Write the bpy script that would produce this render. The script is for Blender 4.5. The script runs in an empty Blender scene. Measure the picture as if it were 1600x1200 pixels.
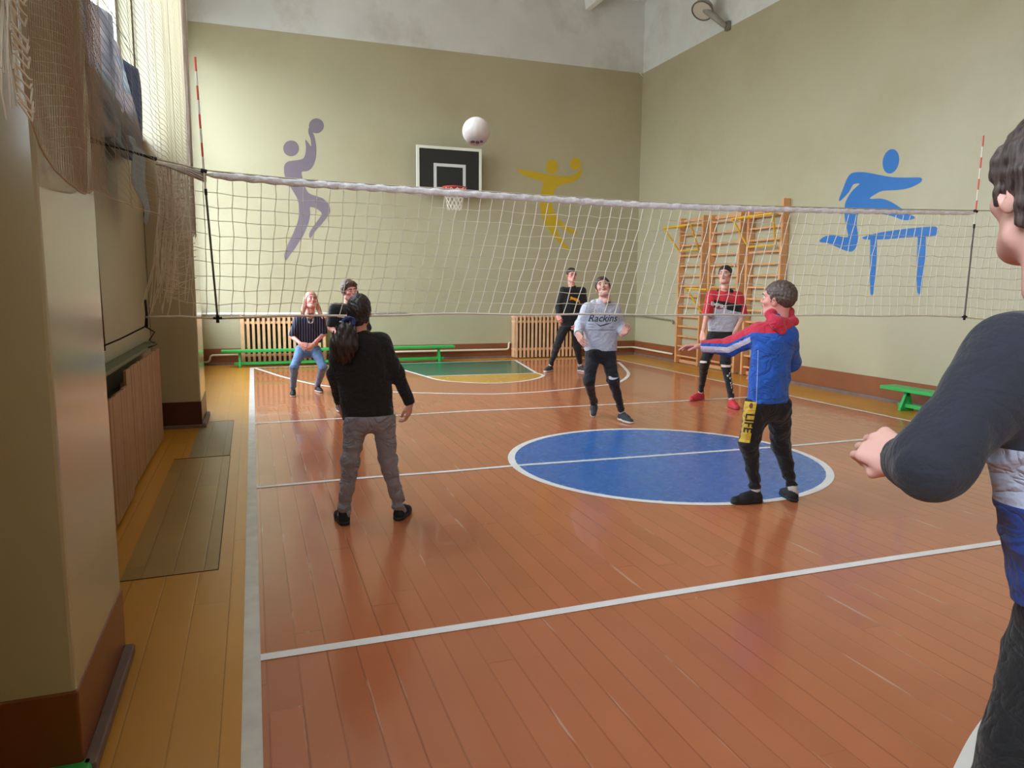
import bpy, bmesh, math, random
import numpy as np
from mathutils import Vector, Matrix
from mathutils.bvhtree import BVHTree
random.seed(7)
scene = bpy.context.scene
COL = scene.collection

# ------------------------------------------------------------------ camera
K = 1.58                      # eye height in metres
FPX, YAW, PITCH, ROLL = 1147.25, 0.33868, 0.13406, 0.00805
def cam_axes():
    cy, sy, cp, sp = math.cos(YAW), math.sin(YAW), math.cos(PITCH), math.sin(PITCH)
    f = Vector((sy*cp, cy*cp, -sp)); r = Vector((cy, -sy, 0)); u = r.cross(f)
    cr, sr = math.cos(ROLL), math.sin(ROLL)
    return cr*r + sr*u, -sr*r + cr*u, f
CR, CU, CF = cam_axes()
CAM = Vector((0, 0, K))
cd = bpy.data.cameras.new('camera'); cam = bpy.data.objects.new('camera', cd); COL.objects.link(cam)
m = Matrix((CR, CU, -CF)).transposed().to_4x4(); m.translation = CAM
cam.matrix_world = m
cd.sensor_width = 36; cd.lens = FPX/1600*36; cd.clip_start = 0.05; cd.clip_end = 200
scene.camera = cam

# ------------------------------------------------------------------ world, light, exposure
w = bpy.data.worlds.new('overcast_sky'); scene.world = w; w.use_nodes = True
nt = w.node_tree; nt.nodes.clear()
bgn = nt.nodes.new('ShaderNodeBackground'); out = nt.nodes.new('ShaderNodeOutputWorld')
bgn.inputs[0].default_value = (0.86, 0.93, 1.0, 1); bgn.inputs[1].default_value = 12.6
nt.links.new(bgn.outputs[0], out.inputs[0])
# pale overcast sky above the horizon, much darker ground below it
_tc = nt.nodes.new('ShaderNodeTexCoord'); _sx = nt.nodes.new('ShaderNodeSeparateXYZ'); _cr = nt.nodes.new('ShaderNodeValToRGB')
_mr = nt.nodes.new('ShaderNodeMapRange'); _mr.inputs['From Min'].default_value = -1; _mr.inputs['From Max'].default_value = 1
nt.links.new(_tc.outputs['Generated'], _sx.inputs[0]); nt.links.new(_sx.outputs[2], _mr.inputs['Value']); nt.links.new(_mr.outputs[0], _cr.inputs[0])
_e = _cr.color_ramp.elements; _e[0].position = .47; _e[0].color = (.30, .31, .30, 1); _e[1].position = .56; _e[1].color = (.86, .93, 1.0, 1)
nt.links.new(_cr.outputs[0], bgn.inputs[0])
scene.view_settings.view_transform = 'Standard'; scene.view_settings.look = 'None'
scene.view_settings.exposure = 0.0; scene.view_settings.gamma = 1.0
scene.view_settings.use_curve_mapping = False
scene.cycles.use_denoising = True
scene.cycles.max_bounces = 10; scene.cycles.diffuse_bounces = 6; scene.cycles.glossy_bounces = 4
scene.cycles.transparent_max_bounces = 24
scene.cycles.sample_clamp_indirect = 6.0
scene.cycles.caustics_reflective = False; scene.cycles.caustics_refractive = False

# ------------------------------------------------------------------ room dimensions
XW, YW, ZC = 8.37, 15.17, 7.75        # right wall, far wall, ceiling
XL = -1.04                            # window wall plane
XP = -0.575                           # court side of the pillars
YB = -7.0                             # wall behind the camera
ZB = 6.257                            # top of the oil paint
BB = 0.32                             # top of the brown base band
P1, P2 = (2.52, 3.36), (8.63, 9.45)   # pillar extents along y
WINS = [(-6.6, -3.4), (-2.5, .7), (3.42, 8.58), (9.52, 14.95)]
WZS = [(2.0, 5.6), (2.2, 5.6), (3.05, 6.9), (1.15, 5.9)]

def ray(u, v): return CF + (u-800)/FPX*CR - (v-600)/FPX*CU
def atY(u, v, y): d = ray(u, v); return CAM + d*(y/d.y)
def atX(u, v, x): d = ray(u, v); return CAM + d*(x/d.x)
def atF(u, v, z=0.0): d = ray(u, v); return CAM + d*((z-K)/d.z)

for i, (a, b) in enumerate(WINS):
    WZ0, WZ1 = WZS[i]
    ld = bpy.data.lights.new('window_portal', 'AREA'); ld.shape = 'RECTANGLE'; ld.size = b-a; ld.size_y = WZ1-WZ0
    ld.cycles.is_portal = True
    lo = bpy.data.objects.new('window_portal', ld); COL.objects.link(lo)
    lo.location = (XL-0.30, (a+b)/2, (WZ0+WZ1)/2)
    lo.rotation_euler = Matrix(((0, 0, -1), (1, 0, 0), (0, 1, 0))).to_euler()
    # local -Z must face +X (into the room)
    lo.rotation_euler = (Vector((1, 0, 0)).to_track_quat('-Z', 'Z')).to_euler()

# ------------------------------------------------------------------ materials
def s2l(c): return tuple(((x/255)/12.92 if x/255 <= .04045 else (((x/255)+.055)/1.055)**2.4) for x in c)
MATS = {}
def mat(name, rgb, rough=.6, noise=.06, nscale=6, bump=0, bscale=60, metal=0, spec=.5, coat=0, sheen=0, stain=None):
    if name in MATS: return MATS[name]
    m = bpy.data.materials.new(name); m.use_nodes = True; t = m.node_tree; n = t.nodes; b = n['Principled BSDF']
    c = s2l(rgb)
    tc = n.new('ShaderNodeTexCoord'); nz = n.new('ShaderNodeTexNoise'); nz.inputs['Scale'].default_value = nscale; nz.inputs['Detail'].default_value = 5
    t.links.new(tc.outputs['Object'], nz.inputs['Vector'])
    mr = n.new('ShaderNodeMapRange'); mr.inputs['From Min'].default_value = .3; mr.inputs['From Max'].default_value = .7
    mr.inputs['To Min'].default_value = 1-noise; mr.inputs['To Max'].default_value = 1+noise
    t.links.new(nz.outputs['Fac'], mr.inputs['Value'])
    vm = n.new('ShaderNodeVectorMath'); vm.operation = 'SCALE'; vm.inputs[0].default_value = c
    t.links.new(mr.outputs[0], vm.inputs['Scale']); src = vm.outputs[0]
    if stain:      # dirt: (rgb, scale, low, high)
        nz2 = n.new('ShaderNodeTexNoise'); nz2.inputs['Scale'].default_value = stain[1]; nz2.inputs['Detail'].default_value = 8; nz2.inputs['Roughness'].default_value = .65
        t.links.new(tc.outputs['Object'], nz2.inputs['Vector'])
        r2 = n.new('ShaderNodeMapRange'); r2.inputs['From Min'].default_value = stain[2]; r2.inputs['From Max'].default_value = stain[3]
        t.links.new(nz2.outputs['Fac'], r2.inputs['Value'])
        mx = n.new('ShaderNodeMix'); mx.data_type = 'RGBA'; t.links.new(r2.outputs[0], mx.inputs['Factor'])
        t.links.new(src, mx.inputs[6]); mx.inputs[7].default_value = (*s2l(stain[0]), 1); src = mx.outputs[2]
    t.links.new(src, b.inputs['Base Color'])
    b.inputs['Roughness'].default_value = rough; b.inputs['Metallic'].default_value = metal
    b.inputs['Specular IOR Level'].default_value = spec; b.inputs['Coat Weight'].default_value = coat; b.inputs['Coat Roughness'].default_value = .12
    if sheen: b.inputs['Sheen Weight'].default_value = sheen
    if bump:
        nb = n.new('ShaderNodeTexNoise'); nb.inputs['Scale'].default_value = bscale; nb.inputs['Detail'].default_value = 3
        t.links.new(tc.outputs['Object'], nb.inputs['Vector'])
        bp = n.new('ShaderNodeBump'); bp.inputs['Strength'].default_value = bump; bp.inputs['Distance'].default_value = .01
        t.links.new(nb.outputs['Fac'], bp.inputs['Height']); t.links.new(bp.outputs[0], b.inputs['Normal'])
    MATS[name] = m; return m

def plank_mat(name, rgb, width, rough=.3, seam=(70, 40, 25), var=.10, length=3.2, scratch=0, axis=0, seamw=.012, coat=0):
    """painted floorboards running along y (axis 0: width measured along x)"""
    m = bpy.data.materials.new(name); m.use_nodes = True; t = m.node_tree; n = t.nodes; b = n['Principled BSDF']; L = t.links.new
    tc = n.new('ShaderNodeTexCoord'); sp = n.new('ShaderNodeSeparateXYZ'); L(tc.outputs['Object'], sp.inputs[0])
    def M(op, a, b_=None, c_=None):
        q = n.new('ShaderNodeMath'); q.operation = op
        for i, v in enumerate((a, b_, c_)):
            if v is None: continue
            if isinstance(v, (int, float)): q.inputs[i].default_value = v
            else: L(v, q.inputs[i])
        return q.outputs[0]
    X, Y = sp.outputs[axis], sp.outputs[1-axis]
    u = M('DIVIDE', X, width); iu = M('FLOOR', u); fu = M('FRACT', u)
    wn = n.new('ShaderNodeTexWhiteNoise'); wn.noise_dimensions = '1D'; L(iu, wn.inputs['W'])
    yy = M('ADD', M('DIVIDE', Y, length), M('MULTIPLY', wn.outputs['Value'], 7.3)); iy = M('FLOOR', yy); fy = M('FRACT', yy)
    wn2 = n.new('ShaderNodeTexWhiteNoise'); wn2.noise_dimensions = '2D'; cb = n.new('ShaderNodeCombineXYZ'); L(iu, cb.inputs[0]); L(iy, cb.inputs[1]); L(cb.outputs[0], wn2.inputs['Vector'])
    du = M('MULTIPLY', M('MINIMUM', fu, M('SUBTRACT', 1.0, fu)), width)
    dy = M('MULTIPLY', M('MINIMUM', fy, M('SUBTRACT', 1.0, fy)), length)
    d = M('MINIMUM', du, dy)
    nz = n.new('ShaderNodeTexNoise'); nz.inputs['Scale'].default_value = 1.4; nz.inputs['Detail'].default_value = 6; L(tc.outputs['Object'], nz.inputs['Vector'])
    sm = n.new('ShaderNodeMapRange'); sm.inputs['From Min'].default_value = .001; sm.inputs['From Max'].default_value = seamw*.5; sm.inputs['To Min'].default_value = 1; sm.inputs['To Max'].default_value = 0; L(d, sm.inputs['Value'])
    seamf = M('MULTIPLY', sm.outputs[0], M('MULTIPLY', M('ADD', .1, wn2.outputs['Value']), .55))
    br = M('ADD', M('MULTIPLY', M('SUBTRACT', wn2.outputs['Value'], .5), var), M('ADD', .88, M('MULTIPLY', nz.outputs['Fac'], .24)))
    vm = n.new('ShaderNodeVectorMath'); vm.operation = 'SCALE'; vm.inputs[0].default_value = s2l(rgb); L(br, vm.inputs['Scale'])
    mx = n.new('ShaderNodeMix'); mx.data_type = 'RGBA'; L(seamf, mx.inputs['Factor']); L(vm.outputs[0], mx.inputs[6]); mx.inputs[7].default_value = (*s2l(seam), 1)
    src = mx.outputs[2]
    if scratch:
        # pale worn strokes along the board edges
        mp = n.new('ShaderNodeMapping'); mp.inputs['Scale'].default_value = (30, 1.6, 1) if axis == 0 else (1.6, 30, 1); L(tc.outputs['Object'], mp.inputs[0])
        n3 = n.new('ShaderNodeTexNoise'); n3.inputs['Scale'].default_value = 1.0; n3.inputs['Detail'].default_value = 4; L(mp.outputs[0], n3.inputs['Vector'])
        r3 = n.new('ShaderNodeMapRange'); r3.inputs['From Min'].default_value = .60; r3.inputs['From Max'].default_value = .68; r3.inputs['To Max'].default_value = scratch; L(n3.outputs['Fac'], r3.inputs['Value'])
        e3 = n.new('ShaderNodeMapRange'); e3.inputs['From Min'].default_value = .004; e3.inputs['From Max'].default_value = .010; e3.inputs['To Min'].default_value = 1; e3.inputs['To Max'].default_value = 0; L(d, e3.inputs['Value'])
        mx2 = n.new('ShaderNodeMix'); mx2.data_type = 'RGBA'; L(M('MULTIPLY', r3.outputs[0], e3.outputs[0]), mx2.inputs['Factor']); L(src, mx2.inputs[6]); mx2.inputs[7].default_value = (*s2l((225, 190, 165)), 1); src = mx2.outputs[2]
    L(src, b.inputs['Base Color'])
    n4 = n.new('ShaderNodeTexNoise'); n4.inputs['Scale'].default_value = 9; n4.inputs['Detail'].default_value = 5; L(tc.outputs['Object'], n4.inputs['Vector'])
    r4 = n.new('ShaderNodeMapRange'); r4.inputs['To Min'].default_value = rough-.03; r4.inputs['To Max'].default_value = rough+.05; L(n4.outputs['Fac'], r4.inputs['Value']); L(r4.outputs[0], b.inputs['Roughness'])
    hb = M('ADD', M('MULTIPLY', sm.outputs[0], -.5), M('MULTIPLY', wn2.outputs['Value'], .15))
    bp = n.new('ShaderNodeBump'); bp.inputs['Strength'].default_value = .2; bp.inputs['Distance'].default_value = .005; L(hb, bp.inputs['Height']); L(bp.outputs[0], b.inputs['Normal'])
    b.inputs['Coat Weight'].default_value = coat
    MATS[name] = m; return m

WALL = mat('olive_oil_paint', (178, 173, 144), .42, .03, .7, .05, 5, stain=((158, 146, 112), .45, .50, .95))
PIL = mat('glossy_olive_oil_paint', (178, 168, 138), .20, .05, 1.2, .10, 2.2, coat=.5)
LIME = mat('whitewash', (216, 220, 218), .9, .05, 1.5, .05, 20, stain=((176, 172, 158), .9, .52, .9))
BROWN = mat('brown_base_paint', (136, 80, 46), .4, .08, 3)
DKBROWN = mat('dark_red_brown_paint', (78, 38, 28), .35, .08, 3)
PLINTH = mat('worn_grey_plinth', (120, 98, 92), .6, .15, 9)
F_RED = plank_mat('terracotta_floor_paint', (190, 112, 74), .125, .20, (96, 52, 36), .10, 3.6, .5, coat=.25)
F_YEL = plank_mat('ochre_floor_paint', (200, 140, 46), .165, .30, (92, 64, 30), .14, 2.6, 0, seamw=.010)
F_GREEN = plank_mat('green_key_paint', (38, 108, 84), .125, .22, (30, 80, 62), .12, 3.6)
F_KEYY = plank_mat('yellow_key_paint', (206, 158, 62), .125, .25, (150, 110, 50), .10, 3.6)
F_BLUE = plank_mat('blue_circle_paint', (50, 110, 190), .125, .26, (35, 80, 150), .08, 3.6)
F_PLY = plank_mat('worn_hatch_boards', (158, 122, 58), .155, .34, (70, 50, 26), .22, 2.2)
F_PLY2 = plank_mat('worn_grey_hatch_boards', (150, 128, 84), .155, .45, (70, 50, 26), .3, 1.4)
LINE = mat('white_line_paint', (240, 238, 238), .4, .06, 5)
LINE_G = mat('grey_white_line_paint', (216, 212, 208), .45, .10, 9)
WHITE = mat('white_paint', (232, 232, 228), .45, .03)
PIPE = mat('cream_pipe_paint', (214, 204, 178), .4, .05)
WOOD = mat('pale_varnished_wood', (226, 182, 140), .45, .12, 5, .1, 30)
WOOD2 = mat('orange_varnished_wood', (214, 158, 106), .4, .12, 5, .1, 30)
WOOD3 = mat('dusty_brown_wood', (166, 124, 88), .5, .10, 7, .1, 30)
GREEN = mat('green_bench_paint', (48, 178, 84), .4, .05)
BLACK = mat('black_paint', (34, 36, 34), .5, .05)
DARK = mat('dark_cavity_metal', (52, 40, 34), .6, .1)
STEEL = mat('dull_grey_steel', (138, 136, 130), .4, .08, metal=.6)
REDM = mat('red_rim_paint', (214, 70, 66), .4, .05)
YELM = mat('yellow_bar_paint', (216, 172, 50), .4, .05)
ROPE = mat('white_cord', (226, 220, 206), .8, .05)
ROPEG = mat('grey_cord', (186, 176, 160), .8, .05)
TAPE = mat('white_net_tape', (240, 240, 246), .75, .10, 30, .6, 40)
BLKCORD = mat('black_cord', (30, 30, 30), .8, .05)

# ------------------------------------------------------------------ object helpers
def link(o, parent=None):
    COL.objects.link(o)
    if parent is not None: o.parent = parent
    return o
def mesh_obj(name, verts, faces, mats, parent=None, smooth=False, fmat=None):
    me = bpy.data.meshes.new(name); me.from_pydata([tuple(v) for v in verts], [], [tuple(f) for f in faces])
    for mm in (mats if isinstance(mats, (list, tuple)) else [mats]): me.materials.append(mm)
    if fmat is not None: me.polygons.foreach_set('material_index', np.asarray(fmat, dtype=np.int32))
    if smooth: me.polygons.foreach_set('use_smooth', np.ones(len(me.polygons), dtype=bool))
    me.update()
    return link(bpy.data.objects.new(name, me), parent)
def empty(name, loc, label=None, cat=None, group=None, rz=0):
    o = bpy.data.objects.new(name, None); o.empty_display_size = .1; o.location = loc; o.rotation_euler = (0, 0, rz); COL.objects.link(o)
    if label: o['label'] = label
    if cat: o['category'] = cat
    if group: o['group'] = group
    return o
def tag(o, label, cat, group=None):
    o['label'] = label; o['category'] = cat
    if group: o['group'] = group
    return o
class MB:
    def __init__(s, org=(0, 0, 0)): s.v = []; s.f = []; s.mi = []; s.o = Vector(org); s.cur = 0
    def add(s, vs, fs):
        n = len(s.v); s.v += [Vector(v)-s.o for v in vs]; s.f += [tuple(i+n for i in f) for f in fs]; s.mi += [s.cur]*len(fs)
        return s
    def box(s, x0, x1, y0, y1, z0, z1, b=0.0):
        if b <= 0:
            vs = [(x, y, z) for x in (x0, x1) for y in (y0, y1) for z in (z0, z1)]
            return s.add(vs, [(0, 1, 3, 2), (4, 6, 7, 5), (0, 4, 5, 1), (2, 3, 7, 6), (0, 2, 6, 4), (1, 5, 7, 3)])
        bm = bmesh.new(); bmesh.ops.create_cube(bm, size=1)
        for v in bm.verts: v.co = Vector(((x0+x1)/2+v.co.x*(x1-x0), (y0+y1)/2+v.co.y*(y1-y0), (z0+z1)/2+v.co.z*(z1-z0)))
        bmesh.ops.bevel(bm, geom=bm.edges[:], offset=b, segments=2, affect='EDGES', profile=.5)
        return s.bm(bm)
    def bm(s, bm):
        bm.verts.index_update(); s.add([v.co.copy() for v in bm.verts], [[v.index for v in f.verts] for f in bm.faces]); bm.free(); return s
    def quad(s, a, b, c, d): return s.add([a, b, c, d], [(0, 1, 2, 3)])
    def poly(s, pts): return s.add(pts, [tuple(range(len(pts)))])
    def tube(s, pts, r, n=8, caps=True, flat=None):
        pts = [Vector(p) for p in pts]; rs = r if isinstance(r, (list, tuple)) else [r]*len(pts)
        vs = []; prev = None
        for i, p in enumerate(pts):
            d = (pts[min(i+1, len(pts)-1)]-pts[max(i-1, 0)]).normalized()
            if prev is None:
                a = Vector((0, 0, 1)) if abs(d.z) < .9 else Vector((1, 0, 0)); e1 = d.cross(a).normalized()
            else: e1 = (prev - d*prev.dot(d)).normalized()
            prev = e1; e2 = d.cross(e1)
            for k in range(n):
                t = 2*math.pi*k/n + math.pi/n; vs.append(p + (e1*math.cos(t) + e2*math.sin(t))*rs[i])
        fs = [(i*n+k, i*n+(k+1) % n, (i+1)*n+(k+1) % n, (i+1)*n+k) for i in range(len(pts)-1) for k in range(n)]
        if caps: fs += [tuple(reversed(range(n))), tuple(range((len(pts)-1)*n, len(pts)*n))]
        return s.add(vs, fs)
    def sphere(s, c, r, n=20, m=12, sc=(1, 1, 1)):
        bm = bmesh.new(); bmesh.ops.create_uvsphere(bm, u_segments=n, v_segments=m, radius=1)
        for v in bm.verts: v.co = Vector((c[0]+v.co.x*r*sc[0], c[1]+v.co.y*r*sc[1], c[2]+v.co.z*r*sc[2]))
        return s.bm(bm)
    def build(s, name, mats, parent=None, smooth=False):
        return mesh_obj(name, s.v, s.f, mats, parent, smooth, s.mi if isinstance(mats, (list, tuple)) else None)
def struct(o): o['kind'] = 'structure'; return o

def catmull(pts, seg=5, closed=True):
    out = []; n = len(pts)
    rng = range(n) if closed else range(n-1)
    for i in rng:
        if closed: p0, p1, p2, p3 = (pts[(i-1) % n], pts[i], pts[(i+1) % n], pts[(i+2) % n])
        else: p0, p1, p2, p3 = pts[max(i-1, 0)], pts[i], pts[i+1], pts[min(i+2, n-1)]
        for k in range(seg):
            t = k/seg
            out.append(tuple(.5*((2*b)+(-a+c)*t+(2*a-5*b+4*c-d)*t*t+(-a+3*b-3*c+d)*t**3) for a, b, c, d in zip(p0, p1, p2, p3)))
    if not closed: out.append(tuple(pts[-1]))
    return out

# ------------------------------------------------------------------ floor with its painted court
XS, XR, YF, YM, YN, Y3 = -0.038, 7.384, 14.537, 5.82, 3.138, 8.728
fl = MB()
MI = dict(red=0, yel=1, green=2, keyy=3, blue=4, line=5, lineg=6, ply=7, ply2=8)
def lay(key, pts, z):
    fl.cur = MI[key]; fl.poly([(p[0], p[1], z) for p in pts])
def strip(pts, wd, z, key='line', closed=False):
    fl.cur = MI[key]; n = len(pts); L = []; R_ = []
    for i in range(n):
        if closed: a, b = pts[(i-1) % n], pts[(i+1) % n]
        else: a, b = pts[max(i-1, 0)], pts[min(i+1, n-1)]
        dx, dy = b[0]-a[0], b[1]-a[1]; l = math.hypot(dx, dy) or 1; nx, ny = -dy/l*wd/2, dx/l*wd/2
        L.append((pts[i][0]+nx, pts[i][1]+ny, z)); R_.append((pts[i][0]-nx, pts[i][1]-ny, z))
    for i in range(n if closed else n-1):
        j = (i+1) % n; fl.quad(R_[i], R_[j], L[j], L[i])
# yellow all round as a ring of quads, court in the middle
fl.cur = MI['yel']
x0, x1, y0, y1 = XL-.3, XW+.3, YB-.3, YW+.3
cx0, cx1, cy0, cy1 = XS, XR, -2.9, YF
for (a, b, c, d) in ((x0, cx0, y0, y1), (cx1, x1, y0, y1), (cx0, cx1, cy1, y1), (cx0, cx1, y0, cy0)):
    fl.quad((a, c, 0), (b, c, 0), (b, d, 0), (a, d, 0))
fl.cur = MI['red']; fl.quad((cx0, cy0, 0), (cx1, cy0, 0), (cx1, cy1, 0), (cx0, cy1, 0))
def F(u, v): p = atF(u, v); return (p.x, p.y)
# key: green trapezoid and yellow bow
kL, kR = F(592, 567), F(805, 563); kl2, kr2 = F(664, 588), F(838, 583)
lay('green', [kl2, kr2, kR, kL], .0012)
bow = catmull([F(664, 588), F(684, 593.5), F(712, 596.8), (F(765, 599)[0], F(765, 599)[1]), F(805, 597), F(835, 592.5), F(849, 587), F(838, 583)], 6, False)
lay('keyy', bow, .0014)
strip([kl2, kr2], .045, .0026)
strip([kL, kl2], .06, .0026); strip([kr2, kR], .06, .0026)
strip(bow, .06, .0028)
# three-point arc
strip(catmull([F(398, 575), F(420, 582), F(437, 587.5), F(470, 596), F(500, 602), F(560, 609), F(620, 612.8), F(700, 615), F(772, 615.7), F(840, 612.5), F(890, 608), F(925, 604), F(958, 600), F(975, 593), F(982, 584), F(975, 574), F(966, 566)], 6, False), .06, .0026)
# centre circle
ccx, ccy = 3.53, 5.78
ell = [F(794.5, 714), F(1040, 667), F(1292, 735), F(1040, 775)]
crc = []
RC = 1.41
for k in range(96):
    t = 2*math.pi*k/96; crc.append((ccx+RC*math.cos(t), ccy+RC*math.sin(t)))
lay('blue', crc, .0012); strip(crc, .065, .0024, closed=True)
# straight lines
strip([(XS-.02, YF+.02), (XS-.02, 9), (XS-.02, 5), (XS-.02, 0), (XS-.02, -2.9)], .07, .0030, 'lineg')
strip([(XR, -2.9), (XR, YF)], .05, .0028)
strip([(XS-.05, YF), (XR, YF-.02)], .05, .0028)
strip([F(401, 1029), F(600, 998.5), F(800, 968), F(1000, 935), F(1200, 903), F(1400, 872), F(1557, 849), (XR, YN)], .058, .0029)
strip([F(400, 762), F(560, 747.5), F(700, 737), F(815, 727), F(1000, 714), F(1240, 696.6), F(1408, 682), (XR, YM)], .052, .0029)
strip([F(397, 662), F(500, 656), F(615, 649.5), F(740, 642), F(840, 638), F(1060, 627), F(1158, 621.5), (XR, Y3)], .05, .0029)
# arc of the near key
strip(catmull([F(1470, 1320), F(1490, 1250), F(1515, 1190), F(1535, 1152), F(1560, 1118), (2.9, 1.93), (3.4, 2.02), (3.9, 1.97)], 5, False), .065, .0027)
# hatches in the yellow border
lay('ply', [(-.72, 4.20), (-.235, 4.22), (-.245, 7.09), (-.72, 7.07)], .0012)
lay('ply2', [(-.60, 7.11), (-.25, 7.13), (-.255, 8.95), (-.60, 8.93)], .0012)
struct(fl.build('floor', [F_RED, F_YEL, F_GREEN, F_KEYY, F_BLUE, LINE, LINE_G, F_PLY, F_PLY2]))
# dark gaps round the hatches
for n_, pts in ((1, [(-.72, 4.20), (-.235, 4.22), (-.245, 7.09)]), (2, [(-.72, 7.09), (-.25, 7.11)]), (3, [(-.25, 7.13), (-.255, 8.95), (-.60, 8.93)])):
    g = MB(); g.tube([(a, b, .001) for a, b in pts], .0035, 4); struct(g.build('trim_%d' % n_, DARK))

# ------------------------------------------------------------------ walls
T = .3
def wall_far():
    m_ = MB(); y = YW
    m_.box(XL-T, XW+T, y, y+T, -.1, ZC); o = struct(m_.build('wall_far', LIME))
    # painted coats as thin skins belong to the wall
    a = MB(); a.box(XL, XW, y-.004, y+.002, BB, ZB); a.build('paint_coat', WALL, o)
    b = MB(); b.box(XL, XW, y-.012, y+.002, 0, BB); b.build('base_band', mat('brown_base_far', (132, 78, 48), .4, .08, 3), o)
    c = MB(); c.box(XL, XW, y-.035, y-.010, 0, .05); c.build('plinth', PLINTH, o)
wall_far()
def wall_right():
    m_ = MB(); m_.box(XW, XW+T, YB-T, YW+T, -.1, ZC); o = struct(m_.build('wall_right', LIME))
    a = MB(); a.box(XW-.004, XW+.002, YB, YW, BB, ZB); a.build('paint_coat', WALL, o)
    b = MB(); b.box(XW-.012, XW+.002, YB, YW, 0, BB); b.build('base_band', BROWN, o)
    c = MB(); c.box(XW-.04, XW-.010, YB, YW, 0, .05); c.build('plinth', PLINTH, o)
wall_right()
m_ = MB(); m_.box(XL-T, XW+T, YB-T, YB, -.1, ZC); o = struct(m_.build('wall_back', WALL))
# window wall
wl = MB()
ys = [YB]+[v for ab in WINS for v in ab]+[YW]
for i in range(0, len(ys), 2): wl.box(XL-T, XL, ys[i], ys[i+1], -.1, ZC)
for (a, b), (WZ0, WZ1) in zip(WINS, WZS): wl.box(XL-T, XL, a, b, -.1, WZ0); wl.box(XL-T, XL, a, b, WZ1, ZC)
wlo = struct(wl.build('wall_left', WALL))
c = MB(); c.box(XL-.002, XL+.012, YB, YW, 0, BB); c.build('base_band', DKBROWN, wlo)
# ceiling
m_ = MB(); m_.box(XL-T, XW+T, YB-T, YW+T, ZC, ZC+.2); struct(m_.build('ceiling', LIME))
for i in range(6):
    xb = 7.0-1.55*i
    m_ = MB()
    zb_ = 7.42
    m_.add([(xb-.06, YB, zb_), (xb+.06, YB, zb_), (xb+.10, YB, ZC), (xb-.10, YB, ZC), (xb-.06, YW, zb_), (xb+.06, YW, zb_), (xb+.10, YW, ZC), (xb-.10, YW, ZC)],
           [(0, 1, 2, 3), (7, 6, 5, 4), (0, 4, 5, 1), (1, 5, 6, 2), (2, 6, 7, 3), (3, 7, 4, 0)])
    struct(m_.build('trim_%d' % (10+i), WHITE))
# pillars
for i, (a, b) in enumerate((P1, P2)):
    m_ = MB(); m_.box(XL, XP, a, b, 0, ZC, .012); o = struct(m_.build('pillar_%d' % (i+1), PIL)); o['kind'] = 'structure'
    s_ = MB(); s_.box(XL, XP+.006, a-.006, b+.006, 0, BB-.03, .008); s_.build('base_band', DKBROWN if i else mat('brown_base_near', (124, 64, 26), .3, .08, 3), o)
    s_ = MB(); s_.box(XP+.004, XP+.045, a-.02, b-.02, 0, .045, .006)
    if i: s_.box(XL, XP+.045, a-.04, a-.004, 0, .035, .006)
    s_.build('plinth', PLINTH, o)

# windows: frame, mullions, panes
GLASS = bpy.data.materials.new('window_glass'); GLASS.use_nodes = True
t = GLASS.node_tree; t.nodes.clear(); L = t.links.new
tr = t.nodes.new('ShaderNodeBsdfTransparent'); tr.inputs[0].default_value = (.93, .95, .96, 1); gl = t.nodes.new('ShaderNodeBsdfGlossy'); gl.inputs['Roughness'].default_value = .03
fr = t.nodes.new('ShaderNodeFresnel'); fr.inputs[0].default_value = 1.45; mx = t.nodes.new('ShaderNodeMixShader'); o_ = t.nodes.new('ShaderNodeOutputMaterial')
mx.inputs[0].default_value = .05; L(tr.outputs[0], mx.inputs[1]); L(gl.outputs[0], mx.inputs[2]); L(mx.outputs[0], o_.inputs[0])
for i, (a, b) in enumerate(WINS):
    WZ0, WZ1 = WZS[i]
    m_ = MB(); xa, xb = XL-.20, XL-.13
    m_.box(xa, xb, a, a+.07, WZ0, WZ1); m_.box(xa, xb, b-.07, b, WZ0, WZ1); m_.box(xa, xb, a+.07, b-.07, WZ0, WZ0+.08); m_.box(xa, xb, a+.07, b-.07, WZ1-.08, WZ1)
    nmul = 3
    for k in range(1, nmul):
        yk = a+(b-a)*k/nmul; m_.box(xa+.005, xb-.005, yk-.035, yk+.035, WZ0+.08, WZ1-.08)
    for z in ((5.6,) if i == 2 else (3.9,)): m_.box(xa+.008, xb-.008, a+.07, b-.07, z-.03, z+.03)
    o = struct(m_.build('window_%d' % (i+1), WHITE))
    g = MB(); g.box(XL-.17, XL-.164, a+.06, b-.06, WZ0+.06, WZ1-.06); g.build('pane', GLASS, o)
    s_ = MB(); s_.box(XL-.13, XL+.06, a-.03, b+.03, WZ0-.045, WZ0, .008); s_.build('window_sill', WHITE, o)
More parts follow.
